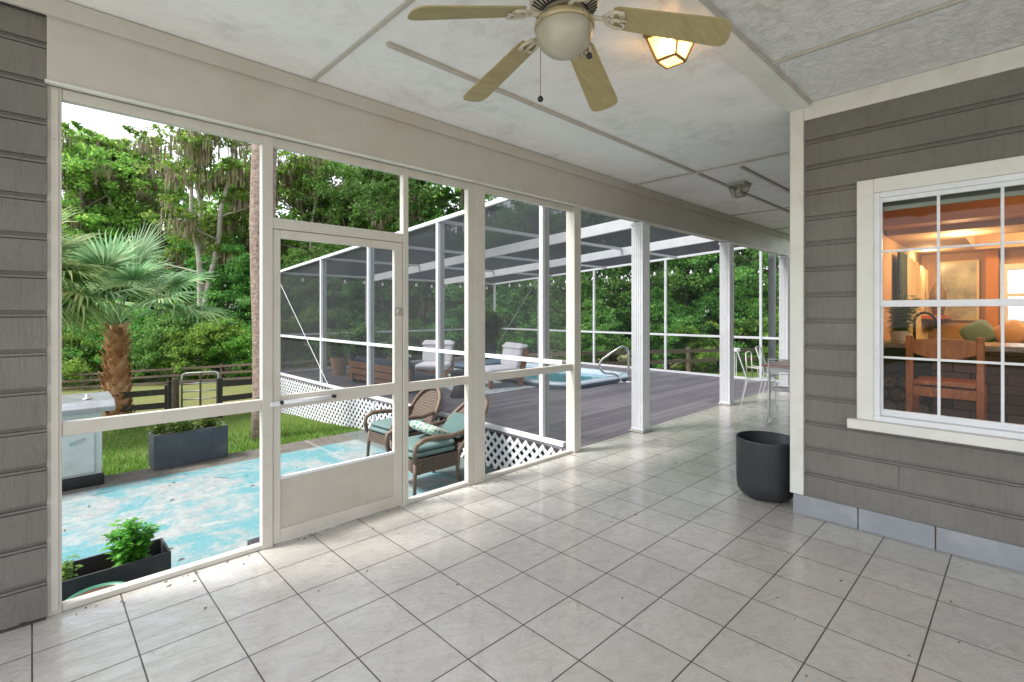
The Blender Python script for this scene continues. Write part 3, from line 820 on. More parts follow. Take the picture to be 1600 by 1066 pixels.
# ------------------------------------------------------------------ lanterns
def lantern(x, y, lit, label):
    L = thing('ceiling_lantern', label, 'lantern', (x, y, CZ), group='flush porch lanterns')
    mt = M['brass'] if lit else M['pewter']
    m = MB(); m.box(x-0.11, y-0.11, CZ-0.022, x+0.11, y+0.11, CZ-0.001)
    m.build('ceiling_plate', mt, L, bevel=0.004)
    m = MB(); zt, zb = CZ-0.024, CZ-0.152; a, b = 0.096, 0.055
    ct = [(-a,-a),(a,-a),(a,a),(-a,a)]; cb = [(-b,-b),(b,-b),(b,b),(-b,b)]
    for i in range(4):
        j = (i+1) % 4
        m.bar((x+ct[i][0], y+ct[i][1], zt), (x+cb[i][0], y+cb[i][1], zb), 0.011, 0.011)
        m.bar((x+cb[i][0], y+cb[i][1], zb), (x+cb[j][0], y+cb[j][1], zb), 0.012, 0.012)
        m.bar((x+ct[i][0], y+ct[i][1], zt-0.003), (x+ct[j][0], y+ct[j][1], zt-0.003), 0.010, 0.010)
    m.build('cage', mt, L)
    m = MB()
    for i in range(4):
        j = (i+1) % 4; s = 0.985
        m.v += [(x+ct[i][0]*s, y+ct[i][1]*s, zt-0.008), (x+ct[j][0]*s, y+ct[j][1]*s, zt-0.008), (x+cb[j][0]*s, y+cb[j][1]*s, zb), (x+cb[i][0]*s, y+cb[i][1]*s, zb)]
        q = len(m.v)-4; m.f.append((q, q+1, q+2, q+3))
    q = len(m.v); m.v += [(x+cx_*0.98, y+cy_*0.98, zb-0.001) for cx_, cy_ in cb]; m.f.append((q, q+1, q+2, q+3))
    m.build('glass_panes', M['lantern_glass' if lit else 'clear_lantern_glass'], L)
    MB().lathe([(0, -0.02), (0.014, -0.022), (0.015, -0.05), (0.022, -0.065), (0.026, -0.085), (0.022, -0.105), (0.0, -0.115)], (x, y, CZ), 16).build('bulb', M['lamp_on'] if lit else M['bulb'], L, smooth=True)
    if lit:
        ld = bpy.data.lights.new('lantern_light', 'POINT'); ld.energy = 5; ld.color = (1.0, 0.6, 0.3); ld.shadow_soft_size = 0.03
        lo = bpy.data.objects.new('lantern_light', ld); COL.objects.link(lo); lo.parent = L; lo.location = (0.0, 0, -0.07)
lantern(2.53, 1.36, True, 'lit brass ceiling lantern behind a fan blade')
lantern(6.08, 2.39, False, 'unlit pewter ceiling lantern farther down the porch')

# ------------------------------------------------------------------ pool enclosure
CX0, CX1, CY0, CY1 = 4.25, 11.35, 3.56, 12.6
def roof_z(y): return 2.46 + 0.058*(12.6-y)
en = thing('pool_enclosure', 'white aluminium pool enclosure with dark screens over the deck', 'enclosure', (7.8, 8, 0))
yp = [3.90, 5.95, 8.02, 10.0]
def P_(m, x, y, z0, z1, w=0.05): m.box(x-w/2, y-w/2, z0, x+w/2, y+w/2, z1)
for x, ysl in ((CX0, yp), (CX1, [4.0, 6.25, 8.44, 10.55])):
    for y in ysl:
        m = MB()
        if x < 5: m.box(x-0.022, y-0.026, 0.052, x+0.098, y+0.026, roof_z(y)-0.053)
        else: P_(m, x, y, 0.052, roof_z(y)-0.051)
        m.build('post', M['white_alu'], en, bevel=0.003)
for x in (CX0, CX1):
    m = MB(); P_(m, x, CY1, 0.002, roof_z(CY1)-0.03, 0.055); m.build('corner_post', M['white_alu'], en, bevel=0.003)
for x in (6.62, 8.98):
    m = MB(); P_(m, x, CY1, 0.052, roof_z(CY1)-0.051); m.build('post', M['white_alu'], en, bevel=0.003)
for x in (CX0, CX1):
    nm_e = 'eave_beam'
    MB().bar((x, CY0, roof_z(CY0)-0.025), (x, CY1+0.03, roof_z(CY1+0.03)-0.025), 0.056, 0.052).build(nm_e, M['white_alu'], en, bevel=0.003)
    MB().box(x-0.03, CY0, 0.001, x+0.03, CY1-0.03, 0.050).build('sole_rail', M['white_alu'], en, bevel=0.003)
    ysl = [3.56] + (yp if x < 5 else [4.0, 6.25, 8.44, 10.55]) + [CY1]
    for a, c in zip(ysl[:-1], ysl[1:]):
        MB().box(x-0.02, a+0.027, 0.905, x+0.02, c-0.029, 0.955).build('chair_rail', M['white_alu'], en, bevel=0.003)
MB().box(CX0+0.03, CY1-0.028, roof_z(CY1)-0.052, CX1-0.03, CY1+0.028, roof_z(CY1)).build('eave_beam', M['white_alu'], en, bevel=0.003)
MB().box(CX0+0.031, CY1-0.03, 0.001, CX1-0.031, CY1+0.03, 0.050).build('sole_rail', M['white_alu'], en, bevel=0.003)
for a, c in ((CX0, 6.62), (6.62, 8.98), (8.98, CX1)):
    MB().box(a+0.03, CY1-0.02, 0.905, c-0.03, CY1+0.02, 0.955).build('chair_rail', M['white_alu'], en, bevel=0.003)
for x in (6.62, 8.98):
    MB().bar((x, CY0, roof_z(CY0)-0.085), (x, CY1-0.03, roof_z(CY1-0.03)-0.085), 0.05, 0.17).build('roof_beam', M['white_alu'], en, bevel=0.004)
xs_ = [CX0, 6.62, 8.98, CX1]
for y in (5.95, 8.02, 10.0):
    for a, c in zip(xs_[:-1], xs_[1:]):
        MB().box(a+0.029, y-0.025, roof_z(y)-0.052, c-0.029, y+0.025, roof_z(y)-0.004).build('purlin', M['white_alu'], en, bevel=0.003)
def quad(name, pts, mat, parent):
    m = MB(); m.v = [tuple(p) for p in pts]; m.f = [(0, 1, 2, 3)]; return m.build(name, mat, parent)
ysl = [3.56] + yp + [CY1]
for a, c in zip(ysl[:-1], ysl[1:]):
    quad('screen_panel', [(CX0+0.0235, a, 0.05), (CX0+0.0235, c, 0.05), (CX0+0.0235, c, roof_z(c)-0.05), (CX0+0.0235, a, roof_z(a)-0.05)], M['screen_side'], en)
    for x0, x1 in zip(xs_[:-1], xs_[1:]):
        quad('roof_screen', [(x0, a, roof_z(a)+0.003), (x1, a, roof_z(a)+0.003), (x1, c, roof_z(c)+0.003), (x0, c, roof_z(c)+0.003)], M['screen_roof'], en)
for a, c in zip([3.56, 4.0, 6.25, 8.44, 10.55], [4.0, 6.25, 8.44, 10.55, CY1]):
    quad('screen_panel', [(CX1+0.022, a, 0.05), (CX1+0.022, c, 0.05), (CX1+0.022, c, roof_z(c)-0.05), (CX1+0.022, a, roof_z(a)-0.05)], M['screen_far'], en)
for a, c in zip(xs_[:-1], xs_[1:]):
    quad('screen_panel', [(a, CY1+0.022, 0.05), (c, CY1+0.022, 0.05), (c, CY1+0.022, roof_z(CY1)-0.05), (a, CY1+0.022, roof_z(CY1)-0.05)], M['screen_side'], en)
MB().tube([(CX0-0.03, CY1-0.03, 2.42), (CX0-0.03, 9.62, 0.06)], 0.006, 6).build('brace_cable', M['white_alu'], en)
MB().tube([(CX1-0.03, CY1-0.03, 0.2), (CX1-0.03, 10.6, 2.5)], 0.006, 6).build('brace_cable', M['white_alu'], en)

# deck boards
m = MB(); y = 3.43; random.seed(5)
while y < CY1+0.02:
    x = 4.22; k = 0
    while x < 11.38:
        L = random.choice((3.66, 4.88, 2.4)) if k else random.uniform(1.2, 4.5)
        x1 = min(x+L, 11.40); m.box(x, y, -0.030, x1-0.004, y+0.137, -0.004); x = x1; k += 1
    y += 0.142
tag(m.build('deck', M['deck']), kind='structure')
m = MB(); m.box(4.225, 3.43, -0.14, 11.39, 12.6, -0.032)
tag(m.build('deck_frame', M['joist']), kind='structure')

# lattice skirt
lt = thing('lattice_skirt', 'white diagonal lattice skirt under the edge of the deck', 'lattice', (4.2, 8, -0.6))
def lattice(x, y0, y1, zt, zb, name='lattice_panel', pitch=0.135, w=0.042):
    m = MB(); h = zt-zb
    for lay, sgn in ((0, 1), (1, -1)):
        xx = x - lay*0.0075
        k = y0-h
        while k < y1+h:
            # slat centreline from (k,zb) to (k+sgn*h,zt), clipped to [y0,y1]
            ya, za, yb, zc = (k, zb, k+h, zt) if sgn > 0 else (k+h, zb, k, zt)
            def clip(ya, za, yb, zc):
                pts = []
                t0, t1 = 0.0, 1.0; d = yb-ya
                for lim, lo in ((y0, True), (y1, False)):
                    t = (lim-ya)/d
                    if (d > 0) == lo: t0 = max(t0, t)
                    else: t1 = min(t1, t)
                if t1-t0 < 0.02: return None
                return (ya+d*t0, za+(zc-za)*t0, ya+d*t1, za+(zc-za)*t1)
            q = clip(ya, za, yb, zc)
            if q: m.bar((xx, q[0], q[1]), (xx, q[2], q[3]), w, 0.0065, up=(1, 0, 0))
            k += pitch
    return m.build(name, M['white_alu'], lt)
lattice(4.205, 3.46, 7.70, -0.035, -0.478)
lattice(4.190, 7.74, 12.6, -0.035, -1.02)
MB().box(4.165, 7.70, -0.56, 4.222, 7.735, -0.034).build('lattice_post', M['white_alu'], lt)
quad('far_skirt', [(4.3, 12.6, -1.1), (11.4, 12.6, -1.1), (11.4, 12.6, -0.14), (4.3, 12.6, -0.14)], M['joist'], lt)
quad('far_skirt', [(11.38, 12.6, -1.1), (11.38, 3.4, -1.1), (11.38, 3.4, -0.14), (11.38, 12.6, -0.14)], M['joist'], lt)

# spa
spa = thing('spa', 'pale blue rounded spa set into the grey deck', 'spa', (8.5, 7.9, 0))
def rrect(x0, y0, x1, y1, r, n=8):
    pts = []
    for cx_, cy_, a0 in ((x1-r, y0+r, -90), (x1-r, y1-r, 0), (x0+r, y1-r, 90), (x0+r, y0+r, 180)):
        for i in range(n+1):
            a = R(a0+90*i/n); pts.append((cx_+r*math.cos(a), cy_+r*math.sin(a)))
    return pts
def loft(m, rings):
    b = len(m.v); n = len(rings[0][0])
    for pts, z in rings: m.v += [(x, y, z) for x, y in pts]
    for i in range(len(rings)-1):
        for k in range(n):
            q = b+i*n; k2 = (k+1) % n
            m.f.append((q+k, q+k2, q+n+k2, q+n+k))
sx0, sy0, sx1, sy1 = 7.25, 6.02, 9.75, 10.4
m = MB(); loft(m, [(rrect(sx0+0.03, sy0+0.03, sx1-0.03, sy1-0.03, 0.5), -0.02), (rrect(sx0, sy0, sx1, sy1, 0.52), 0.02), (rrect(sx0, sy0, sx1, sy1, 0.52), 0.075)])
m.build('skirt', M['spa_skirt'], spa, smooth=True)
m = MB(); loft(m, [(rrect(sx0-0.02, sy0-0.02, sx1+0.02, sy1+0.02, 0.54), 0.075), (rrect(sx0-0.02, sy0-0.02, sx1+0.02, sy1+0.02, 0.54), 0.10), (rrect(sx0+0.02, sy0+0.02, sx1-0.02, sy1-0.02, 0.5), 0.125),
                   (rrect(sx0+0.17, sy0+0.17, sx1-0.17, sy1-0.17, 0.4), 0.12), (rrect(sx0+0.24, sy0+0.24, sx1-0.24, sy1-0.24, 0.36), 0.06), (rrect(sx0+0.34, sy0+0.34, sx1-0.34, sy1-0.34, 0.32), -0.3), (rrect(sx0+0.7, sy0+0.7, sx1-0.7, sy1-0.7, 0.2), -0.32)])
m.build('shell', M['spa_shell'], spa, smooth=True)
m = MB(); m.v = [(x, y, 0.035) for x, y in rrect(sx0+0.25, sy0+0.25, sx1-0.25, sy1-0.25, 0.35)]; m.f = [tuple(range(len(m.v)))]
m.build('water_surface', M['water'], spa)
m = MB(); m.box(sx0+0.3, 9.5, 0.128, sx1-0.3, 10.25, 0.20); m.build('folded_cover', M['spa_skirt'], spa, bevel=0.03)
# handrail
hr = thing('handrail', 'bent stainless grab rail at the corner of the spa', 'handrail', (9.1, 5.9, 0))
pA = Vector((8.99, 6.00, 0)); rdir = Vector((0.7193, -0.6947, 0))
def hp(s, z):
    q = pA + rdir*s; return (q.x, q.y, z)
prof = [(0.0, 0.0), (-0.01, 0.06), (-0.08, 0.14), (-0.17, 0.175), (-0.33, 0.19), (-0.42, 0.27), (-0.44, 0.37), (-0.39, 0.47), (-0.20, 0.61), (-0.015, 0.73), (0.06, 0.75), (0.13, 0.71), (0.172, 0.60), (0.176, 0.45), (0.176, 0.2), (0.176, 0.0)]
# smooth the path
sm = []
for i in range(len(prof)-1):
    for k in range(5):
        t_ = k/5; P0 = prof[max(i-1, 0)]; P1 = prof[i]; P2 = prof[i+1]; P3 = prof[min(i+2, len(prof)-1)]
        f = lambda a, b, c, d: 0.5*((2*b)+(-a+c)*t_+(2*a-5*b+4*c-d)*t_*t_+(-a+3*b-3*c+d)*t_**3)
        sm.append((f(P0[0], P1[0], P2[0], P3[0]), f(P0[1], P1[1], P2[1], P3[1])))
sm.append(prof[-1])
MB().tube([hp(s, max(z, 0)+0.004) for s, z in sm], 0.023, 12).build('rail_tube', M['steel'], hr, smooth=True)
for s in (0.0, 0.176):
    q = hp(s, 0)
    MB().lathe([(0, 0.0), (0.07, 0.0), (0.065, 0.012), (0.035, 0.02), (0.0, 0.02)], q, 20).build('flange', M['white_alu'], hr, smooth=True)

# string lights
def string_light(p0, p1, n, label, sag=0.06):
    s = thing('string_lights', label, 'string lights', p0, group='string lights in the pool enclosure')
    m = MB(); pts = []; bulbs = []
    for i in range(n*4+1):
        t_ = i/(n*4); q = Vector(p0).lerp(Vector(p1), t_); ph = (t_*4) % 1.0
        q.z -= sag*4*ph*(1-ph); pts.append(q)
        if i % 4 == 2: bulbs.append(q)
    m.tube(pts, 0.004, 5); m.build('cord', M['black'], s)
    m0 = None
    for q in bulbs:
        mm = MB().lathe([(0, 0.0), (0.012, -0.003), (0.014, -0.03), (0.032, -0.05), (0.036, -0.075), (0.022, -0.1), (0, -0.105)], (q.x, q.y, q.z), 10)
        mm.build('bulb', M['bulb'], s, smooth=True)
string_light((11.15, 11.9, 2.42), (11.15, 4.3, 2.55), 16, 'string of clear bulbs along the right side of the pool enclosure')
string_light((4.5, 12.3, 2.36), (11.0, 12.3, 2.36), 12, 'string of clear bulbs along the far side of the pool enclosure')

# ------------------------------------------------------------------ cushions helper
def cushion(m, x0, y0, z0, x1, y1, z1, r=0.03, n=6):
    b = len(m.v)
    N = n
    cx_, cy_ = (x0+x1)/2, (y0+y1)/2
    rings = []
    for k in range(N+1):
        t_ = k/N; ang = PI*t_
        inset = r*(1-math.sin(ang)); z = z0+(z1-z0)*(1-math.cos(ang))/2
        rings.append((rrect(x0+inset, y0+inset, x1-inset, y1-inset, r*1.4, 3), z))
    loft(m, rings)
    nn = len(rings[0][0])
    for base, z, rev in ((b, z0, True), (b+N*nn, z1, False)):
        zc = z0+(z1-z0)*(-0.0) if rev else z1+0.012
        m.v.append((cx_, cy_, zc)); c = len(m.v)-1
        for k in range(nn):
            k2 = (k+1) % nn
            m.f.append((base+k2, base+k, c) if rev else (base+k, base+k2, c))
    return m

# ------------------------------------------------------------------ wicker armchairs on the patio (local: faces +x)
def wicker_chair(loc, rz, label, pillow=True, lean=0.98):

    w = thing('wicker_armchair', label, 'armchair', (0, 0, 0), 0, 'wicker armchairs on the patio')
    W = 0.29
    # seat apron: curved skirt
    m = MB(); ring_t = rrect(-0.25, -W, 0.30, W, 0.08, 5)
    loft(m, [(ring_t, 0.39), (ring_t, 0.30), (ring_t, 0.27)])
    n = len(ring_t)
    b = len(m.v)
    for i, (x, y) in enumerate(ring_t):   # arched lower edge
        s = abs(y)/W; t2 = abs(x-0.02)/0.27
        m.v.append((x, y, 0.27 - 0.07*max(s**6 * t2**2, 0)))
    for k in range(n):
        k2 = (k+1) % n
        m.f.append((2*n+k, 2*n+k2, b+k2, b+k))
    m.v.append((0, 0, 0.39)); c = len(m.v)-1
    for k in range(n): m.f.append((k, (k+1) % n, c))
    m.build('seat_apron', M['wicker'], w)
    for sx in (-1, 1):
        for sy in (-1, 1):
            top = (0.27 if sx > 0 else -0.23, sy*(W-0.02), 0.38); bot = (0.29 if sx > 0 else -0.25, sy*(W-0.01), 0.0)
            mid = (0.285 if sx > 0 else -0.215, sy*(W-0.02), 0.2)
            MB().tube([top, mid, bot], [0.024, 0.021, 0.016], 10).build('leg', M['rattan'], w, smooth=True)
    # arms: rolled tubes sweeping from front leg up and back to the backrest frame
    for sy in (-1, 1):
        pts = [(0.285, sy*W, 0.36), (0.31, sy*(W+0.02), 0.47), (0.29, sy*(W+0.03), 0.56), (0.20, sy*(W+0.035), 0.605), (0.05, sy*(W+0.03), 0.60), (-0.12, sy*(W+0.01), 0.58), (-0.42, sy*(W-0.03), 0.61)]
        MB().tube(pts, [0.022, 0.024, 0.026, 0.03, 0.03, 0.028, 0.022], 10).build('arm', M['rattan'], w, smooth=True)
    # back frame: tall rounded loop leaning back
    def bp(s):   # s 0..1 around loop
        a = PI*s
        y = -W*1.0*math.cos(a)
        z = 0.40 + 0.50*math.sin(a)**0.55
        x = -0.235 - (z-0.40)*lean
        return (x, y*(1.0 if z > 0.5 else 0.95), z)
    pts = [(-0.235, -W*0.93, 0.34)] + [bp(i/18) for i in range(19)] + [(-0.235, W*0.93, 0.34)]
    MB().tube(pts, 0.026, 10).build('back_frame', M['rattan'], w, smooth=True)
    m = MB(); grid = []
    for i in range(9):
        z = 0.38+0.48*i/8
        zz = min(max((z-0.40)/0.50, 0.0), 0.999); hw_ = W*math.sqrt(max(0.0, 1-zz**(2/0.55)))*0.97
        row = []
        for k in range(9):
            y = -hw_+2*hw_*k/8
            row.append((-0.24-(z-0.40)*lean-0.02*(1-(y/W)**2), y, z))
        grid.append(row)
    for row in grid: m.v += row
    for i in range(8):
        for k in range(8):
            a = i*9+k; m.f.append((a, a+1, a+10, a+9))
    o = m.build('back_weave', M['wicker'], w)
    sm_ = o.modifiers.new('solid', 'SOLIDIFY'); sm_.thickness = 0.012
    m = MB(); cushion(m, -0.22, -W+0.03, 0.392, 0.30, W-0.03, 0.455, 0.04); cushion(m, -0.22, -W+0.04, 0.457, 0.29, W-0.04, 0.515, 0.04)
    m.build('seat_cushion', M['cushion_blue'], w, smooth=True)
    m = MB(); cushion(m, 0.0, -W+0.08, -0.03, 0.31, W-0.08, 0.03, 0.03)
    m.xform(Matrix.Translation((-0.27, 0, 0.50)) @ Matrix.Rotation(R(-135), 4, 'Y'))
    if pillow: m.build('back_cushion', M['cushion_shaded'], w, smooth=True)
    if pillow:
        m = MB(); cushion(m, -0.2, -0.2, -0.05, 0.2, 0.2, 0.05, 0.05)
        m.xform(Matrix.Translation((-0.06, 0.0, 0.60)) @ Matrix.Rotation(R(-28), 4, 'Y') @ Matrix.Rotation(R(20), 4, 'Z'))
        pl = m.build('throw_pillow', M['pillow'], w, smooth=True)
    w.location = loc; w.rotation_euler = (0, 0, rz); w.scale = (1.12, 1, 1)
    return w
wicker_chair((3.27, 4.80, -0.48), R(178), 'brown wicker armchair with a patterned pillow, nearer the porch')
wicker_chair((3.58, 5.88, -0.48), R(183), 'brown wicker armchair without pillow, farther from the porch by the lattice', pillow=False, lean=0.55)

# ------------------------------------------------------------------ leaf helpers (numpy)
def leaf_quads(centers, size, squash=0.55, up=None, jit=0.35):
    """one bent diamond leaf per centre"""
    n = len(centers)
    a = RNG.normal(size=(n, 3)); 
    if up is not None: a = a*0.7+np.array(up)
    a /= np.linalg.norm(a, axis=1)[:, None]
    r = RNG.normal(size=(n, 3)); b = np.cross(a, r); b /= np.linalg.norm(b, axis=1)[:, None]
    c = np.cross(a, b)
    s = size*(1-jit+2*jit*RNG.random(n))[:, None]
    p0 = centers-a*s*0.5; p2 = centers+a*s*0.5
    mid = centers+c*s*0.10
    p1 = mid+b*s*squash*0.5; p3 = mid-b*s*squash*0.5
    V = np.stack([p0, p1, p2, p3], 1).reshape(-1, 3)
    F = np.arange(n*4).reshape(n, 4)
    return V, F

def blob_points(c, rad, n, flat=0.7):
    p = RNG.normal(size=(n, 3)); p /= np.linalg.norm(p, axis=1)[:, None]
    rr = RNG.random(n)**0.45
    p = p*rr[:, None]*rad
    p[:, 2] *= flat
    return p+np.array(c)

def limb_path(p0, p1, wob, n=6, rng=random):
    p0 = Vector(p0); p1 = Vector(p1); out = []
    off = Vector((0, 0, 0)); L = (p1-p0).length
    for i in range(n+1):
        t_ = i/n
        if 0 < i: off += Vector((rng.uniform(-1, 1), rng.uniform(-1, 1), rng.uniform(-0.4, 0.4)))*wob*L/n
        out.append(p0.lerp(p1, t_)+off)
    return out

def make_tree(seed, label, cat, h, trunk_r, spread, clumps, leaf, leaf_size, crown_from=0.35, moss=0, bark='bark', mat='leaf', fork=1, clump_r=1.1, name='tree', group='trees beyond the fences', per=150):
    rng = random.Random(seed)
    global RNG
    RNG = np.random.default_rng(seed)
    t_ = thing(name, label, cat, (0, 0, 0), 0, group)
    m = MB(); tips = []
    for f in range(fork):
        lean = (rng.uniform(-1, 1)*spread*0.35*(f > 0 or fork > 1), rng.uniform(-1, 1)*spread*0.35*(fork > 1))
        path = limb_path((0.15*f, 0, -0.3), (lean[0], lean[1], h*0.86), 0.12, 10, rng)
        rad = [trunk_r*(1-0.72*i/10)*(1.25 if i == 0 else 1) for i in range(11)]
        if fork > 1: rad = [r_*0.72 for r_ in rad]
        m.tube(path, rad, 9)
        nb = max(5, int(clumps/fork/3.2))
        for k in range(nb):
            s = crown_from + (1-crown_from)*(k+rng.random())/nb*0.97
            i = min(int(s*10), 9); p = path[i].lerp(path[i+1], s*10-i) if i < 10 else path[10]
            a = rng.uniform(0, 2*PI); rr = spread*(1.1-0.55*s)*rng.uniform(0.5, 1.0)
            q = p+Vector((math.cos(a)*rr, math.sin(a)*rr, rng.uniform(0.12, 0.4)*rr+0.3))
            bp_ = limb_path(p, q, 0.22, 5, rng)
            r0 = rad[i]*0.42
            m.tube(bp_, [r0*(1-0.16*j) for j in range(6)], 6)
            for w_ in range(3):
                e = bp_[rng.choice((2, 3, 4, 5))]
                e2 = e+Vector((rng.uniform(-1, 1), rng.uniform(-1, 1), rng.uniform(-0.3, 0.9)))*clump_r*1.1
                m.tube([e, (e+e2)/2+Vector((0, 0, 0.1)), e2], [r0*0.35, r0*0.25, r0*0.12], 5)
                tips.append(e2)
        tips.append(path[10])
    m.build('trunk', M[bark], t_, smooth=True)
    cs = []
    for e in tips:
        c_r = clump_r*rng.uniform(0.6, 1.25)
        nsub = 5
        for _ in range(nsub):
            o_ = Vector((rng.gauss(0, 1), rng.gauss(0, 1), rng.gauss(0, 0.6)))*c_r*0.55
            cs.append(blob_points(tuple(e+o_), c_r*rng.uniform(0.35, 0.6), max(6, per//nsub), 0.6))
    C = np.concatenate(cs)
    V, F = leaf_quads(C, leaf_size, 0.6, up=(0, 0, 0.1))
    np_mesh('crown', V, F, M[mat], t_)
    if moss:
        pts = []
        for e in rng.sample(tips, min(len(tips), moss)):
            for _ in range(rng.randint(12, 26)):
                p = e+Vector((rng.gauss(0, 0.38), rng.gauss(0, 0.38), rng.uniform(-0.6, 0.25)))
                pts.append((p, rng.uniform(0.25, 1.0)**1.6*1.15))
        V = []; F = []
        for p, L in pts:
            for k in range(3):
                a = rng.uniform(0, PI); w_ = rng.uniform(0.012, 0.045); dx, dy = math.cos(a)*w_, math.sin(a)*w_
                ox, oy = rng.gauss(0, 0.07), rng.gauss(0, 0.07)
                b = len(V)
                V += [(p.x+ox-dx, p.y+oy-dy, p.z), (p.x+ox+dx, p.y+oy+dy, p.z), (p.x+ox+dx*0.7+0.04, p.y+oy+dy*0.7, p.z-L*0.55), (p.x+ox-dx*0.7-0.02, p.y+oy-dy*0.7, p.z-L*0.55), (p.x+ox+0.02, p.y+oy, p.z-L)]
                F += [(b, b+1, b+2, b+3), (b+3, b+2, b+4, b+4)]
        V2 = []; F2 = []
        mm = MB(); mm.v = V; mm.f = [tuple(dict.fromkeys(f)) for f in F]
        mm.build('moss', M['moss'], t_)
    return t_

def plant_tree(t_, u, d, s=1.0, rz=0.0, label=None, sz=None):
    x, y = ray(u, d)
    t_.location = (x, y, ground_z(x, y)); t_.rotation_euler = (0, 0, rz); t_.scale = (s, s, sz or s)
    if label: t_['label'] = label
    return t_

# prototypes
oakA = make_tree(21, '', 'tree', 18, 0.42, 5.2, 66, 'leaf', 0.24, 0.40, moss=42, bark='bark', mat='leaf', clump_r=1.35, per=300)
oakB = make_tree(22, '', 'tree', 19, 0.36, 4.6, 60, 'leaf', 0.23, 0.45, moss=60, bark='bark_pale', mat='leaf', fork=3, clump_r=1.05, per=190)
oakC = make_tree(23, '', 'tree', 16, 0.4, 5.0, 80, 'leaf_dark', 0.23, 0.22, moss=14, bark='bark', mat='leaf_dark', clump_r=1.4, per=330)
ced = make_tree(24, '', 'tree', 15, 0.3, 3.2, 80, 'leaf_pine', 0.19, 0.12, moss=6, bark='bark', mat='leaf_pine', clump_r=1.0, per=320)
bushA = make_tree(25, '', 'bush', 4.6, 0.12, 2.4, 44, 'leaf_dark', 0.15, 0.04, bark='bark', mat='leaf_dark', clump_r=0.8, name='bush', group='understory bushes beyond the fences', per=330)
bushB = make_tree(26, '', 'bush', 3.4, 0.10, 2.2, 40, 'leaf', 0.13, 0.04, bark='bark', mat='leaf', clump_r=0.75, name='bush', group='understory bushes beyond the fences', per=330)
hedge = make_tree(27, '', 'tree', 8.5, 0.22, 3.4, 78, 'leaf_dark', 0.15, 0.06, bark='bark', mat='leaf_dark', clump_r=0.95, name='tree', group='trees beyond the fences', per=360)

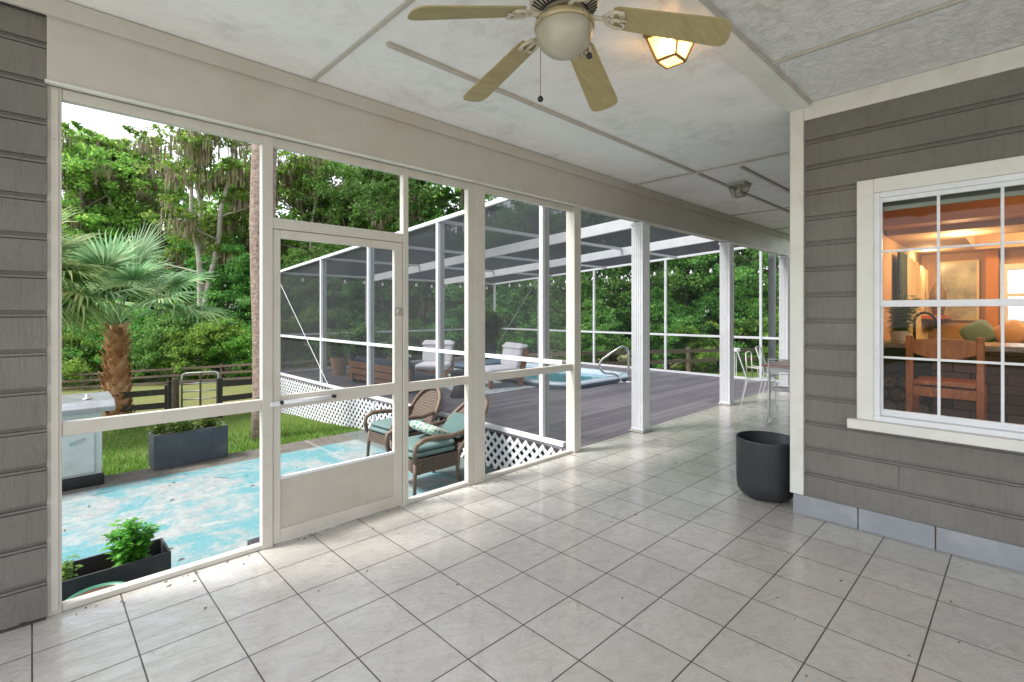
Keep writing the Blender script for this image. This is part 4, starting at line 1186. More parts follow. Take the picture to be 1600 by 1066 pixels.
TREES = [  # proto, u, depth, scale, rot, label
 (oakA, 128, 38, 1.16, 0.4, 'tall bright green oak behind the palms, draped with moss, farthest left'),
 (oakC, 45, 43, 1.0, 1.0, 'dark leafy tree at the far left edge of the wood behind the palm fronds'),
 (oakB, 318, 34, 1.02, 2.2, 'pale forked bare-trunked mossy tree between the booted palm and the tall trunk'),
 (oakA, 215, 42, 1.12, 2.1, 'tall mossy oak standing right above the booted palm'),
 (oakB, 178, 40, 1.12, 3.6, 'slender mossy tree whose top reaches highest above the booted palm'),
 (oakC, 170, 47, 0.98, 4.1, 'dark tree deep in the wood behind the booted palm'),
 (oakB, 262, 46, 1.08, 5.0, 'thin pale-trunked mossy tree deep behind the gate'),
 (oakC, 300, 50, 0.95, 0.2, 'dark tree deepest in the wood behind the gate'),
 (oakA, 385, 41, 1.04, 3.3, 'mossy oak directly behind the tall bare palm trunk'),
 (oakC, 345, 39, 0.80, 3.0, 'shorter dark tree behind the right fence section'),
 (oakB, 470, 38, 0.98, 1.4, 'twisted mossy tree seen through the pane above the screen door, left half'),
 (oakA, 530, 44, 1.02, 5.3, 'mossy oak seen through the pane above the screen door, middle'),
 (oakC, 430, 48, 1.0, 2.4, 'dark tree beyond the left jamb of the screen door'),
 (oakA, 492, 41, 1.12, 4.6, 'tall mossy oak filling the left half of the pane above the screen door'),
 (oakC, 585, 39, 1.12, 3.7, 'broad dark tree just left of the cedars above the screen door'),
 (oakA, 650, 38, 1.0, 1.2, 'mossy oak rising behind the cedars over the enclosure roof'),
 (ced, 590, 34, 1.05, 0.8, 'dark green cedar seen at the right of the pane above the screen door'),
 (ced, 655, 30, 1.0, 2.6, 'dark green cedar rising above the low corner of the pool enclosure'),
 (ced, 715, 29, 1.02, 4.2, 'dark green cedar beside the wide porch post above the enclosure roof'),
 (oakC, 560, 46, 1.0, 5.1, 'broad dark tree behind the cedars above the screen door'),
 (oakC, 650, 42, 0.95, 1.9, 'broad dark tree behind the far left corner of the enclosure'),
 (oakC, 500, 33, 0.62, 0.9, 'low dense tree seen through the far left bays of the enclosure'),
 (hedge, 760, 27, 1.0, 0.0, 'dense green tree behind the far corner of the pool enclosure'),
 (hedge, 690, 29, 0.95, 1.0, 'dense green tree behind the white lounge chairs beyond the enclosure'),
 (hedge, 600, 31, 1.0, 2.0, 'dense green tree beyond the wooden sofa and the enclosure'),
 (hedge, 830, 26, 1.0, 3.1, 'dense green tree beyond the spa, left side'),
 (hedge, 895, 25, 1.02, 4.0, 'bright dense tree beyond the spa at the wide corner post'),
 (hedge, 955, 24, 1.0, 5.0, 'bright dense tree behind the spa handrail'),
 (hedge, 1015, 25, 1.05, 0.6, 'dense green tree directly behind the nearest fluted column'),
 (hedge, 1075, 24, 1.0, 1.7, 'dense green tree between the two nearer fluted columns'),
 (hedge, 1130, 25, 1.05, 2.7, 'dense green tree directly behind the second fluted column'),
 (hedge, 1185, 24, 1.0, 3.8, 'dense green tree above the wire dining chairs'),
 (hedge, 1245, 26, 1.05, 4.8, 'dense green tree behind the end of the porch'),
 (oakC, 1060, 36, 0.85, 0.3, 'taller dark tree behind the dense trees beyond the columns'),
 (oakC, 1180, 36, 0.85, 2.3, 'taller dark tree behind the dense trees beyond the dining set'),
 (oakC, 920, 37, 0.85, 1.2, 'taller dark tree behind the dense trees beyond the spa'),
 (hedge, 100, 36, 1.0, 0.7, 'dense low tree behind the bushes left of the booted palm'),
 (hedge, 200, 37, 1.05, 1.9, 'dense low tree filling the wood right above the booted palm crown'),
 (hedge, 265, 38, 1.1, 2.9, 'dense low tree left of the pale forked trunks'),
 (hedge, 330, 37, 0.9, 4.1, 'dense low tree behind the pale forked trunks'),
 (hedge, 395, 37, 1.1, 5.3, 'dense low tree behind the tall bare palm trunk'),
 (hedge, 480, 36, 1.1, 0.3, 'dense low tree above the far left corner post of the enclosure'),
 (oakC, 800, 38, 0.85, 4.4, 'taller dark tree beyond the far corner of the enclosure'),
]
used = set()
for pr_, u, d, s, rz, lab in TREES:
    t_ = pr_ if pr_.name not in used else dup(pr_)
    used.add(pr_.name)
    plant_tree(t_, u, d, s, rz, lab)
BUSH = [
 (bushA, 75, 33, 1.0, 0.0, 'dark bush left of the booted palm at the far fence'),
 (bushB, 130, 31.5, 1.05, 1.0, 'bright bush just left of the booted palm trunk'),
 (bushA, 165, 33, 1.1, 2.0, 'dark bush hidden partly by the booted palm trunk'),
 (bushA, 215, 33, 0.95, 2.5, 'dark bush just right of the booted palm trunk'),
 (bushA, 265, 31, 0.98, 3.0, 'round bluish green bush above the left end of the gate'),
 (bushB, 310, 31, 1.15, 4.0, 'round bright bush behind the middle of the gate'),
 (bushA, 350, 33, 0.9, 4.6, 'dark bush behind the right end of the gate'),
 (bushB, 385, 32, 1.0, 5.2, 'bright bush left of the tall bare palm trunk'),
 (bushA, 440, 32, 1.1, 0.5, 'dark bush just outside the far left corner of the enclosure'),
 (bushB, 520, 31, 1.2, 1.5, 'bright bush seen through the left bays of the enclosure'),
 (bushA, 930, 20.5, 0.6, 2.9, 'low bush right behind the spa handrail and rail fence'),
 (bushB, 1085, 20.5, 0.55, 0.9, 'low bush overhanging the rail fence between the fluted columns'),
 (bushA, 1045, 21.5, 0.7, 4.0, 'leafy bush right of the nearest fluted column behind the rail fence'),
 (bushA, 1160, 22, 0.7, 5.0, 'leafy bush behind the metal yard chair'),
 (bushB, 1215, 21, 0.8, 3.9, 'bright bush near the end of the porch'),
]
for pr_, u, d, s, rz, lab in BUSH:
    t_ = pr_ if pr_.name not in used else dup(pr_)
    used.add(pr_.name)
    plant_tree(t_, u, d, s, rz, lab)

# ------------------------------------------------------------------ palms
def fan_frond(mat, L=0.95, seed=0, petiole=0.9, arch=0.5, droop=0.45):
    """local: petiole leaves the origin along +x rising, fan at its end; returns MB"""
    rng = random.Random(seed); m = MB()
    ang0 = R(48)
    pts = []
    for i in range(7):
        s = i/6; a = ang0 - arch*s
        pts.append((petiole*s*math.cos(ang0-arch*s*0.5), 0, petiole*s*math.sin(ang0-arch*s*0.5)))
    m.tube(pts, [0.018*(1-0.5*i/6) for i in range(7)], 5)
    base = Vector(pts[-1]); d = (Vector(pts[-1])-Vector(pts[-2])).normalized(); side = Vector((0, 1, 0)); nrm = d.cross(side).normalized()*-1
    n = 34
    for k in range(n):
        s = k/(n-1); a = R(-118)+R(236)*s
        dirv = (d*math.cos(a)+side*math.sin(a)).normalized()
        Lk = L*(0.62+0.38*math.cos(a*0.62))*rng.uniform(0.92, 1.05)
        w = 0.020
        b = len(m.v); tang = nrm.cross(dirv).normalized()
        cross = []
        for j, tt in enumerate((0.0, 0.3, 0.6, 0.82, 1.0)):
            p = base+dirv*Lk*tt+nrm*(-0.10*abs(math.sin(a))*tt*Lk)
            p.z -= droop*Lk*max(0, tt-0.35)**1.7*(1.0+rng.uniform(-0.3, 0.5))
            ww = (0.010, w*1.6, w*1.3, w*0.6, 0.002)[j]
            fold = nrm*0.012*(1-tt)*(1 if k % 2 else -1)
            cross += [tuple(p-tang*ww+fold), tuple(p+tang*ww-fold)]
        m.v += cross
        for j in range(4): m.f.append((b+2*j, b+2*j+1, b+2*j+3, b+2*j+2))
    return m
def palm(name, label, x, y, trunk_h, trunk_r, n_fronds, mat, boots=True, L=0.95, petiole=0.95, dead=0, seed=1, emax=75, arch=0.5, dr0=0.35):
    gz = ground_z(x, y)
    t_ = thing(name, label, 'palm', (x, y, gz))
    rng = random.Random(seed)
    m = MB()
    zs = np.linspace(-0.2, trunk_h, 12)
    m.tube([(x+0.03*math.sin(z*1.3), y, gz+z) for z in zs], [trunk_r*(1.0-0.42*(z/trunk_h)) if boots else trunk_r*(1.08-0.12*z/trunk_h) for z in zs], 18)
    tk = m.build('trunk', M['boot'] if boots else M['palm_bark'], t_, smooth=True)
    if boots:
        m = MB(); rows = int(trunk_h/0.115)
        for r_ in range(rows):
            z = gz+0.06+r_*0.115; s = r_/rows
            rad = trunk_r*(1.0-0.42*s)
            for k in range(7):
                a = 2*PI*k/7+r_*0.449+rng.uniform(-0.06, 0.06)
                ca, sa = math.cos(a), math.sin(a)
                wdt = trunk_r*0.42; out = rng.uniform(0.07, 0.14)
                c = Vector((x+ca*(rad-0.012), y+sa*(rad-0.012), z)); tg = Vector((-sa, ca, 0)); rd = Vector((ca, sa, 0))
                b = len(m.v)
                top = z+rng.uniform(0.15, 0.21)
                m.v += [tuple(c-tg*wdt*0.9), tuple(c+tg*wdt*0.9), tuple(c+rd*0.035), 
                        tuple(Vector((c.x, c.y, top))+rd*out-tg*wdt*0.42), tuple(Vector((c.x, c.y, top))+rd*out+tg*wdt*0.42), tuple(Vector((c.x, c.y, top+0.01))+rd*(out+0.03)), tuple(Vector((c.x, c.y, top-0.02))+rd*(out-0.03))]
                m.f += [(b, b+2, b+5, b+3), (b+2, b+1, b+4, b+5), (b+3, b+5, b+4, b+6), (b, b+3, b+6), (b+1, b+6, b+4), (b, b+6, b+1)]
        m.build('boots', M['boot'], tk)
    protos = [fan_frond(mat, L, seed*10+i, petiole, arch+0.25*i, dr0+0.2*i).build('frond', M[mat], None) for i in range(3)]
    dproto = fan_frond('palm_dead', L*0.9, seed*10+7, petiole*0.8, 0.6, 0.9).build('frond', M['palm_dead'], None) if dead else None
    firsts = list(protos)
    for k in range(n_fronds+dead):
        isd = k >= n_fronds
        s = (k+0.5)/n_fronds if not isd else 1.0
        el = R(78)-R(emax)*s if not isd else R(rng.uniform(-95, -60))
        az = k*2.3999+rng.uniform(-0.2, 0.2)
        if isd: src = dproto
        else: src = protos[min(2, int(s*3))]
        o = src if src.parent is None else src.copy()
        if o is not src: COL.objects.link(o)
        o.parent = t_
        o.location = (0.03*math.sin(trunk_h*1.3), 0, trunk_h-0.05+rng.uniform(-0.12, 0.1))
        o.rotation_mode = 'XYZ'
        mt = Matrix.Rotation(az, 4, 'Z') @ Matrix.Rotation(-(el-R(36)), 4, 'Y') @ Matrix.Rotation(rng.uniform(-0.35, 0.35), 4, 'X')
        o.rotation_euler = mt.to_euler()
        sc = rng.uniform(0.85, 1.1); o.scale = (sc, sc, sc)
    return t_
px_, py_ = ray(182, 11.0)
palm('booted_palm', 'stout cabbage palm with orange brown boots standing behind the white grill', px_, py_, 2.28, 0.225, 22, 'palm_leaf', True, 1.08, 1.4, 0, 3, 52, 0.3, 0.22)
px_, py_ = ray(22, 8.8)
palm('fan_palm', 'yellowing palm cut off by the left wall, some fronds dead brown', px_, py_, 2.75, 0.22, 30, 'palm_leaf2', False, 1.0, 0.85, 9, 5)
px_, py_ = ray(413, 8.55)
palm('tall_palm', 'tall bare pinkish palm trunk rising out of view behind the screen door jamb', px_, py_, 10.5, 0.195, 16, 'palm_leaf', False, 0.9, 0.9, 0, 8)

# ------------------------------------------------------------------ fences, gate
def rail_fence(name, label, pts, h=1.0, rails=3, mat='fence_wood', spacing=2.4, post_w=0.11, end_posts=True):
    t_ = thing(name, label, 'fence', (*pts[0][:2], ground_z(*pts[0][:2])))
    for (xa, ya), (xb, yb) in zip(pts[:-1], pts[1:]):
        L = math.hypot(xb-xa, yb-ya); n = max(1, round(L/spacing))
        for k in range(n+1):
            x = xa+(xb-xa)*k/n; y = ya+(yb-ya)*k/n; gz = ground_z(x, y)
            m = MB(); m.box(x-post_w/2, y-post_w/2, gz-0.3, x+post_w/2, y+post_w/2, gz+h+0.06)
            m.build('post', M[mat], t_, bevel=0.008)
            if k < n:
                x2 = xa+(xb-xa)*(k+1)/n; y2 = ya+(yb-ya)*(k+1)/n; g2 = ground_z(x2, y2)
                for r_ in range(rails):
                    zz = h*(1-0.37*r_)-0.08
                    MB().bar((x, y-post_w/2-0.016, gz+zz+random.uniform(-0.01, 0.01)), (x2, y2-post_w/2-0.016, g2+zz+random.uniform(-0.01, 0.01)), 0.03, 0.13).build('rail', M[mat], t_, bevel=0.004)
    return t_
fA = ray(262, 11.3); fB = ray(40, 10.3); fB2 = (fB[0]-4, fB[1]+0.3)
rail_fence('board_fence', 'dark weathered board fence left of the gate, in front of the booted palm', [fB2, fB, fA], 0.80, 3)
gA = ray(283, 11.4); gB = ray(343, 11.5); 
rail_fence('board_fence', 'dark weathered board fence right of the gate', [gB, ray(420, 12.2), ray(520, 14.5)], 0.88, 3)
# doubled rough posts at the latch side
pst = thing('gate_posts', 'pair of rough charred posts leaning beside the metal gate', 'posts', (*fA, ground_z(*fA)))
m = MB(); m.box(fA[0]-0.02, fA[1]-0.16, ground_z(*fA)-0.2, fA[0]+0.13, fA[1]-0.03, ground_z(*fA)+0.96)
m.build('post', M['fence_wood'], pst, bevel=0.02)
q = ray(274, 11.2); m = MB(); m.tube([(q[0], q[1], ground_z(*q)-0.2), (q[0], q[1], ground_z(*q)+1.0)], [0.085, 0.07], 8); m.build('post', M['fence_brown'], pst)
# gate
gt = thing('pipe_gate', 'tubular metal farm gate between the dark fence sections', 'gate', (*gA, ground_z(*gA)))
ga = Vector((*gA, ground_z(*gA))); gb = Vector((*gB, ground_z(*gB))); up = Vector((0, 0, 1))
def gp(s, z): return ga.lerp(gb, s)+up*z
m = MB(); m.tube([gp(0.02, 0.15), gp(0.02, 1.0), gp(0.05, 1.08), gp(0.12, 1.10), gp(0.86, 1.10), gp(0.94, 1.08), gp(0.97, 1.0), gp(0.97, 0.15), gp(0.02, 0.15)], 0.022, 10)
m.build('gate_frame', M['galv'], gt, smooth=True)
for z in (0.32, 0.50, 0.68, 0.86):
    MB().tube([gp(0.03, z), gp(0.96, z)], 0.014, 8).build('gate_bar', M['galv'], gt, smooth=True)
MB().tube([gp(0.5, 0.16), gp(0.5, 1.08)], 0.022, 8).build('gate_stile', M['fence_brown'], gt, smooth=True)
# far fence
rail_fence('rail_fence', 'long brown three rail fence before the wood at the far end of the pasture', [ray(-60, 31), ray(200, 29.5), ray(420, 29), ray(640, 27)], 1.05, 3, 'fence_brown', 2.6)
rail_fence('rail_fence', 'brown log rail fence beyond the right side of the enclosure', [ray(800, 20), ray(905, 16.6), ray(1015, 17.4), ray(1130, 19.6), ray(1260, 22)], 1.0, 2, 'fence_brown', 2.3, 0.13)

# ------------------------------------------------------------------ grass
RNG = np.random.default_rng(4)
n = 26000
gx = RNG.uniform(-2.5, 5.5, n); gy = 7.74+RNG.random(n)**1.7*6.5
gzv = np.array([ground_z(a, b_) for a, b_ in zip(gx, gy)])
keep = ~((gx > 4.1) & (gy < 12.7)); gx, gy, gzv = gx[keep], gy[keep], gzv[keep]; n = len(gx)
hh = RNG.uniform(0.03, 0.085, n); a_ = RNG.uniform(0, 2*PI, n); lx = RNG.normal(0, 0.03, n); ly = RNG.normal(0, 0.03, n)
w_ = 0.006
V = np.stack([np.stack([gx-np.cos(a_)*w_, gy-np.sin(a_)*w_, gzv-0.01], 1), np.stack([gx+np.cos(a_)*w_, gy+np.sin(a_)*w_, gzv-0.01], 1), np.stack([gx+lx, gy+ly, gzv+hh], 1)], 1).reshape(-1, 3)
tag(np_mesh('grass', V, np.arange(n*3).reshape(n, 3), M['grass']), 'short patchy green grass growing past the edge of the patio', 'grass', kind='stuff')

# ------------------------------------------------------------------ planters on the patio
def open_box(m, x0, y0, z0, x1, y1, z1, t_=0.02, floor=0.04):
    m.box(x0, y0, z0, x1, y0+t_, z1); m.box(x0, y1-t_, z0, x1, y1, z1)
    m.box(x0, y0+t_, z0, x0+t_, y1-t_, z1); m.box(x1-t_, y0+t_, z0, x1, y1-t_, z1)
    m.box(x0+t_, y0+t_, z0, x1-t_, y1-t_, z0+floor)
def herb(m_leaf, m_stem, x, y, z, h, r, n, size, seed):
    rng = random.Random(seed)
    V = []
    for k in range(n):
        a = rng.uniform(0, 2*PI); rr = r*math.sqrt(rng.random())*0.5
        p0 = Vector((x+math.cos(a)*rr*0.5, y+math.sin(a)*rr*0.5, z)); top = Vector((x+math.cos(a)*rr*2, y+math.sin(a)*rr*2, z+h*rng.uniform(0.75, 1.05)*(1-0.45*rr/r)))
        m_stem.tube([p0, (p0+top)/2+Vector((0, 0, 0.01)), top], [0.003, 0.0025, 0.0015], 5)
        nl = int(h/0.035)
        for j in range(1, nl+1):
            q = p0.lerp(top, j/nl)
            for s in range(3 if j < nl else 5):
                aa = rng.uniform(0, 2*PI); L = size*rng.uniform(0.6, 1.15)*(1.0 if j < nl else 0.7)
                d = Vector((math.cos(aa), math.sin(aa), rng.uniform(-0.1, 0.55))).normalized(); sd_ = d.cross(Vector((0, 0, 1))).normalized(); nn_ = sd_.cross(d)
                b = len(m_leaf.v)
                st = q+d*0.006
                m_leaf.v += [tuple(st), tuple(st+d*L*0.4+sd_*L*0.28+nn_*L*0.06), tuple(st+d*L*0.75+sd_*L*0.2-nn_*L*0.02), tuple(st+d*L-nn_*L*0.16), tuple(st+d*L*0.75-sd_*L*0.2-nn_*L*0.02), tuple(st+d*L*0.4-sd_*L*0.28+nn_*L*0.06), tuple(st+d*L*0.55-nn_*0.0)]
                m_leaf.f += [(b, b+6, b+1), (b+1, b+6, b+2), (b+2, b+6, b+3), (b+3, b+6, b+4), (b+4, b+6, b+5), (b+5, b+6, b)]
# far slate planter
pf = thing('slate_planter', 'tall slate grey rectangular planter at the far edge of the patio', 'planter', (1.5, 7.5, -0.48))
FP = Matrix.Translation((1.09, 7.53, 0)) @ Matrix.Rotation(R(3), 4, 'Z')
m = MB(); open_box(m, 0, 0, -0.478, 0.84, 0.30, -0.045, 0.022); m.xform(FP); m.build('planter_box', M['planter'], pf, bevel=0.006)
m = MB(); m.box(0.024, 0.024, -0.2, 0.816, 0.276, -0.075); m.xform(FP); m.build('soil', M['soil'], pf)
wl = MB(); ws = MB()
for i in range(13): herb(wl, ws, 1.14+i*0.058+random.uniform(-0.02, 0.02), 7.58+0.2*random.random()+i*0.003, -0.08, random.uniform(0.05, 0.28) if i not in (4, 5) else 0.3, 0.10, 5, 0.062, 40+i)
wd = thing('weedy_herbs', 'straggly pale green herbs growing in the tall slate planter', 'plant', (1.5, 7.65, -0.08))
wl.build('leaves', M['leaf_weed'], wd); ws.build('stems', M['leaf_weed'], wd)
# near dark trough
pn = thing('trough_planter', 'long near-black trough planter just outside the first screen', 'planter', (0.3, 4.1, -0.48))
NP = Matrix.Translation((0.672, 3.98, 0)) @ Matrix.Rotation(R(0.5), 4, 'Z')
m = MB(); open_box(m, -0.95, 0, -0.478, 0, 0.29, -0.105, 0.014); m.xform(NP); m.build('planter_box', M['planter_dark'], pn, bevel=0.004)
m = MB(); m.box(-0.93, 0.016, -0.4, -0.016, 0.272, -0.22); m.xform(NP); m.build('soil', M['soil'], pn)
bl_ = MB(); bs = MB(); herb(bl_, bs, 0.47, 4.12, -0.22, 0.38, 0.13, 26, 0.062, 3)
bt = thing('basil_plant', 'bushy bright green basil in the middle of the dark trough', 'plant', (0.42, 4.12, -0.22))
bl_.build('leaves', M['leaf_basil'], bt, smooth=True); bs.build('stems', M['leaf_basil'], bt)
bl_ = MB(); bs = MB(); herb(bl_, bs, 0.165, 4.13, -0.22, 0.25, 0.055, 5, 0.045, 9)
bt = thing('herb_seedling', 'small pale green seedling at the left end of the dark trough', 'plant', (0.165, 4.13, -0.22))
bl_.build('leaves', M['leaf_weed'], bt, smooth=True); bs.build('stems', M['leaf_weed'], bt)
# low bricks / tray by the wall
o = MB().box(0.93, 4.05, -0.478, 1.34, 4.44, -0.435).build('paver_tray', M['planter_dark'], bevel=0.01)
tag(o, 'flat dark slab lying on the patio below the first screen', 'slab')
m = MB(); m.box(1.22, 3.75, -0.434, 1.50, 4.27, -0.30)
tag(m.build('step_block', M['planter_dark'], bevel=0.01), 'dark block standing on the patio beside the screen door jamb', 'block')
# round pot with green rim
gp_ = thing('glazed_pot', 'round pot with a green rim half hidden under the first screen', 'pot', (0.27, 3.72, -0.48))
MB().lathe([(0.0, -0.478), (0.10, -0.478), (0.145, -0.15), (0.158, -0.125), (0.150, -0.12), (0.135, -0.15)], (0.27, 3.68, 0), 36).build('pot_wall', M['hose'], gp_, smooth=True)
MB().lathe([(0.140, -0.132), (0.0, -0.126)], (0.27, 3.68, 0), 30).build('soil', M['soil'], gp_)
# twigs and leaves on the patio
m = MB(); rng = random.Random(8)
for k in range(46):
    x = rng.uniform(-0.5, 4.0); y = rng.uniform(3.9, 7.4); a = rng.uniform(0, PI); L = rng.choice((0.03, 0.04, 0.05, 0.03, 0.22)) 
    m.tube([(x, y, -0.474), (x+math.cos(a)*L*0.5, y+math.sin(a)*L*0.5+0.01, -0.470), (x+math.cos(a)*L, y+math.sin(a)*L, -0.474)], [0.002, 0.006 if L < 0.1 else 0.003, 0.002], 4)
tag(m.build('leaf_litter', M['bark']), 'scattered dark twigs and dead leaves on the painted patio', 'leaf litter', kind='stuff')
m = MB()
for k in range(22):
    x = rng.uniform(0.4, 4.0); y = rng.uniform(0.0, 3.2); a = rng.uniform(0, PI); L = rng.uniform(0.008, 0.02)
    m.tube([(x, y, 0.002), (x+math.cos(a)*L*0.5, y+math.sin(a)*L*0.5, 0.004), (x+math.cos(a)*L, y+math.sin(a)*L, 0.002)], [0.001, 0.0035, 0.001], 5)
for k in range(60):
    x = rng.uniform(0.1, 4.1); y = 3.325-rng.random()**2*0.12; a = rng.uniform(0, PI); L = rng.uniform(0.006, 0.022)
    m.tube([(x, y, 0.002), (x+math.cos(a)*L*0.5, y+math.sin(a)*L*0.2, 0.005), (x+math.cos(a)*L, y+math.sin(a)*L*0.4, 0.002)], [0.001, 0.003, 0.001], 5)
tag(m.build('crumbs', M['bark']), 'tiny dark leaf crumbs scattered on the porch tiles', 'crumbs', kind='stuff')

# outdoor grill cabinet
gr = thing('grill_cabinet', 'old white cabinet grill with grey metal top at the far left of the patio', 'grill', (0.1, 7.5, -0.48))
MB().box(-0.75, 7.40, -0.36, 0.585, 7.95, 0.355).build('cabinet', simple('chalky_white_enamel', (0.50, 0.55, 0.53), 0.5, var=0.06, dirt=(0.3, 0.3, 0.25), dirt_amt=0.4), gr, bevel=0.01)
MB().box(-0.70, 7.380, -0.33, 0.515, 7.3995, 0.12).build('cabinet_door', bpy.data.materials['chalky_white_enamel'], gr, bevel=0.006)
MB().box(-0.78, 7.36, -0.478, 0.60, 7.99, -0.3605).build('plinth', M['black'], gr, bevel=0.01)
m = MB()
sec = [(7.33, 0.356), (7.33, 0.41), (7.42, 0.475), (8.02, 0.50), (8.02, 0.356)]
for x in (-0.80, 0.70): m.v += [(x, y, z) for y, z in sec]
m.f = [(0, 1, 2, 3, 4)[::-1], (5, 6, 7, 8, 9)] + [(i, (i+1) % 5, 5+(i+1) % 5, 5+i) for i in range(5)]
tp = m.build('top', simple('tarnished_aluminium', (0.34, 0.35, 0.36), 0.35, metal=0.6, var=0.12, dirt=(0.1, 0.1, 0.1), dirt_amt=0.4), gr, bevel=0.008)
m = MB(); m.lathe([(0, 0), (0.05, 0.0), (0.04, 0.012), (0.016, 0.015), (0.014, 0.05), (0, 0.052)], (0.46, 7.58, 0.485), 20); m.build('knob', M['steel'], tp, smooth=True)
MB().box(-0.6, 7.50, 0.482, 0.22, 7.86, 0.515).build('lid', bpy.data.materials['tarnished_aluminium'], tp, bevel=0.02)
MB().bar((0.30, 7.374, 0.02), (0.43, 7.374, 0.065), 0.012, 0.03).build('handle', M['steel'], gr)

# ------------------------------------------------------------------ deck furniture
def pot(m, x, y, prof, n=28): m.lathe(prof, (x, y, 0), n)
def potted(name, label, x, y, r, h, mat, plant_label, ph, pr__, n, size, seed, leafm='leaf_weed'):
    t_ = thing(name, label, 'pot', (x, y, 0))
    MB().lathe([(0, 0.0), (r*0.7, 0.0), (r*0.97, h*0.86), (r, h*0.88), (r*1.04, h), (r*0.92, h), (r*0.88, h*0.86), (0.0, h*0.86)], (x, y, 0), 28).build('pot_wall', M[mat], t_, smooth=False)
    l_ = MB(); s_ = MB(); herb(l_, s_, x, y, h*0.86, ph, pr__, n, size, seed)
    q = thing('potted_plant', plant_label, 'plant', (x, y, h*0.86))
    l_.build('leaves', M[leafm], q); s_.build('stems', M['bark'], q)
potted('terracotta_pot', 'tapered terracotta pot in the far left corner of the deck', 5.25, 11.35, 0.20, 0.42, 'terracotta', 'thin leafy shrub in the terracotta pot', 0.85, 0.35, 12, 0.12, 50)
potted('black_pot', 'large black round pot behind the wooden sofa', 5.45, 10.55, 0.30, 0.55, 'charcoal', 'pale green leafy shrub in the large black pot', 0.75, 0.34, 26, 0.12, 51)
potted('black_pot', 'smaller black pot right of the large black pot', 6.1, 10.95, 0.17, 0.5, 'charcoal', 'grey green plant in the smaller black pot', 0.35, 0.2, 10, 0.14, 52, 'palm_leaf')
potted('black_pot', 'black pot at the far back corner of the enclosure beyond the spa', 10.2, 11.6, 0.28, 0.5, 'charcoal', 'bright bushy shrub at the far back corner of the enclosure', 1.3, 0.5, 40, 0.16, 53, 'leaf_weed')
# pagoda lantern
pg = thing('garden_lantern', 'small pagoda topped garden lantern behind the wooden sofa', 'lantern', (6.35, 10.3, 0))
MB().box(6.22, 10.17, 0.002, 6.48, 10.43, 0.42).build('body', M['planter'], pg, bevel=0.01)
MB().lathe([(0.0, 0.42), (0.24, 0.42), (0.22, 0.45), (0.12, 0.50), (0.11, 0.52), (0.14, 0.52), (0.05, 0.58), (0.015, 0.60), (0.0, 0.64)], (6.35, 10.3, 0), 6).build('roof', M['rock'], pg)
st = thing('stone_figure', 'tiny pale stone figure on the deck between the pots and the sofa', 'figurine', (5.95, 10.3, 0))
MB().lathe([(0.0, 0.001), (0.08, 0.001), (0.07, 0.06), (0.05, 0.10), (0.045, 0.14), (0.02, 0.2), (0.0, 0.21)], (5.95, 10.3, 0), 12).build('body', M['rock'], st, smooth=True)

# teak sofa (long, seen from behind)
sf = thing('teak_sofa', 'long low teak sofa with navy cushions seen from behind', 'sofa', (5.2, 8.9, 0))
X0, Y0_, Y1_ = 4.92, 7.75, 10.15
for z0, z1, dx in ((0.32, 0.44, 0.0), (0.19, 0.30, 0.035)):
    MB().box(X0-dx*0+0.0-0.01*z0, Y0_, z0, X0+0.03, Y1_, z1).build('back_slat', M['teak'], sf, bevel=0.005)
MB().box(X0+0.04, Y0_+0.05, 0.07, X0+0.78, Y1_+0.1, 0.17).build('seat_frame', M['teak'], sf, bevel=0.006)
for y in (Y0_+0.12, Y1_-0.15):
    for x in (X0+0.035, X0+0.70): MB().box(x, y, 0.001, x+0.06, y+0.08, 0.30 if x > 5.2 else 0.43).build('leg', M['black'], sf, bevel=0.004)
m = MB(); cushion(m, X0+0.08, Y0_+0.08, 0.172, X0+0.76, Y1_-0.08, 0.28, 0.04)
m.build('seat_cushion', M['cushion_navy'], sf, smooth=True)
m = MB(); cushion(m, X0+0.05, Y0_+0.1, 0.285, X0+0.20, Y1_-0.1, 0.55, 0.04); m.build('back_cushion', M['cushion_navy'], sf, smooth=True)

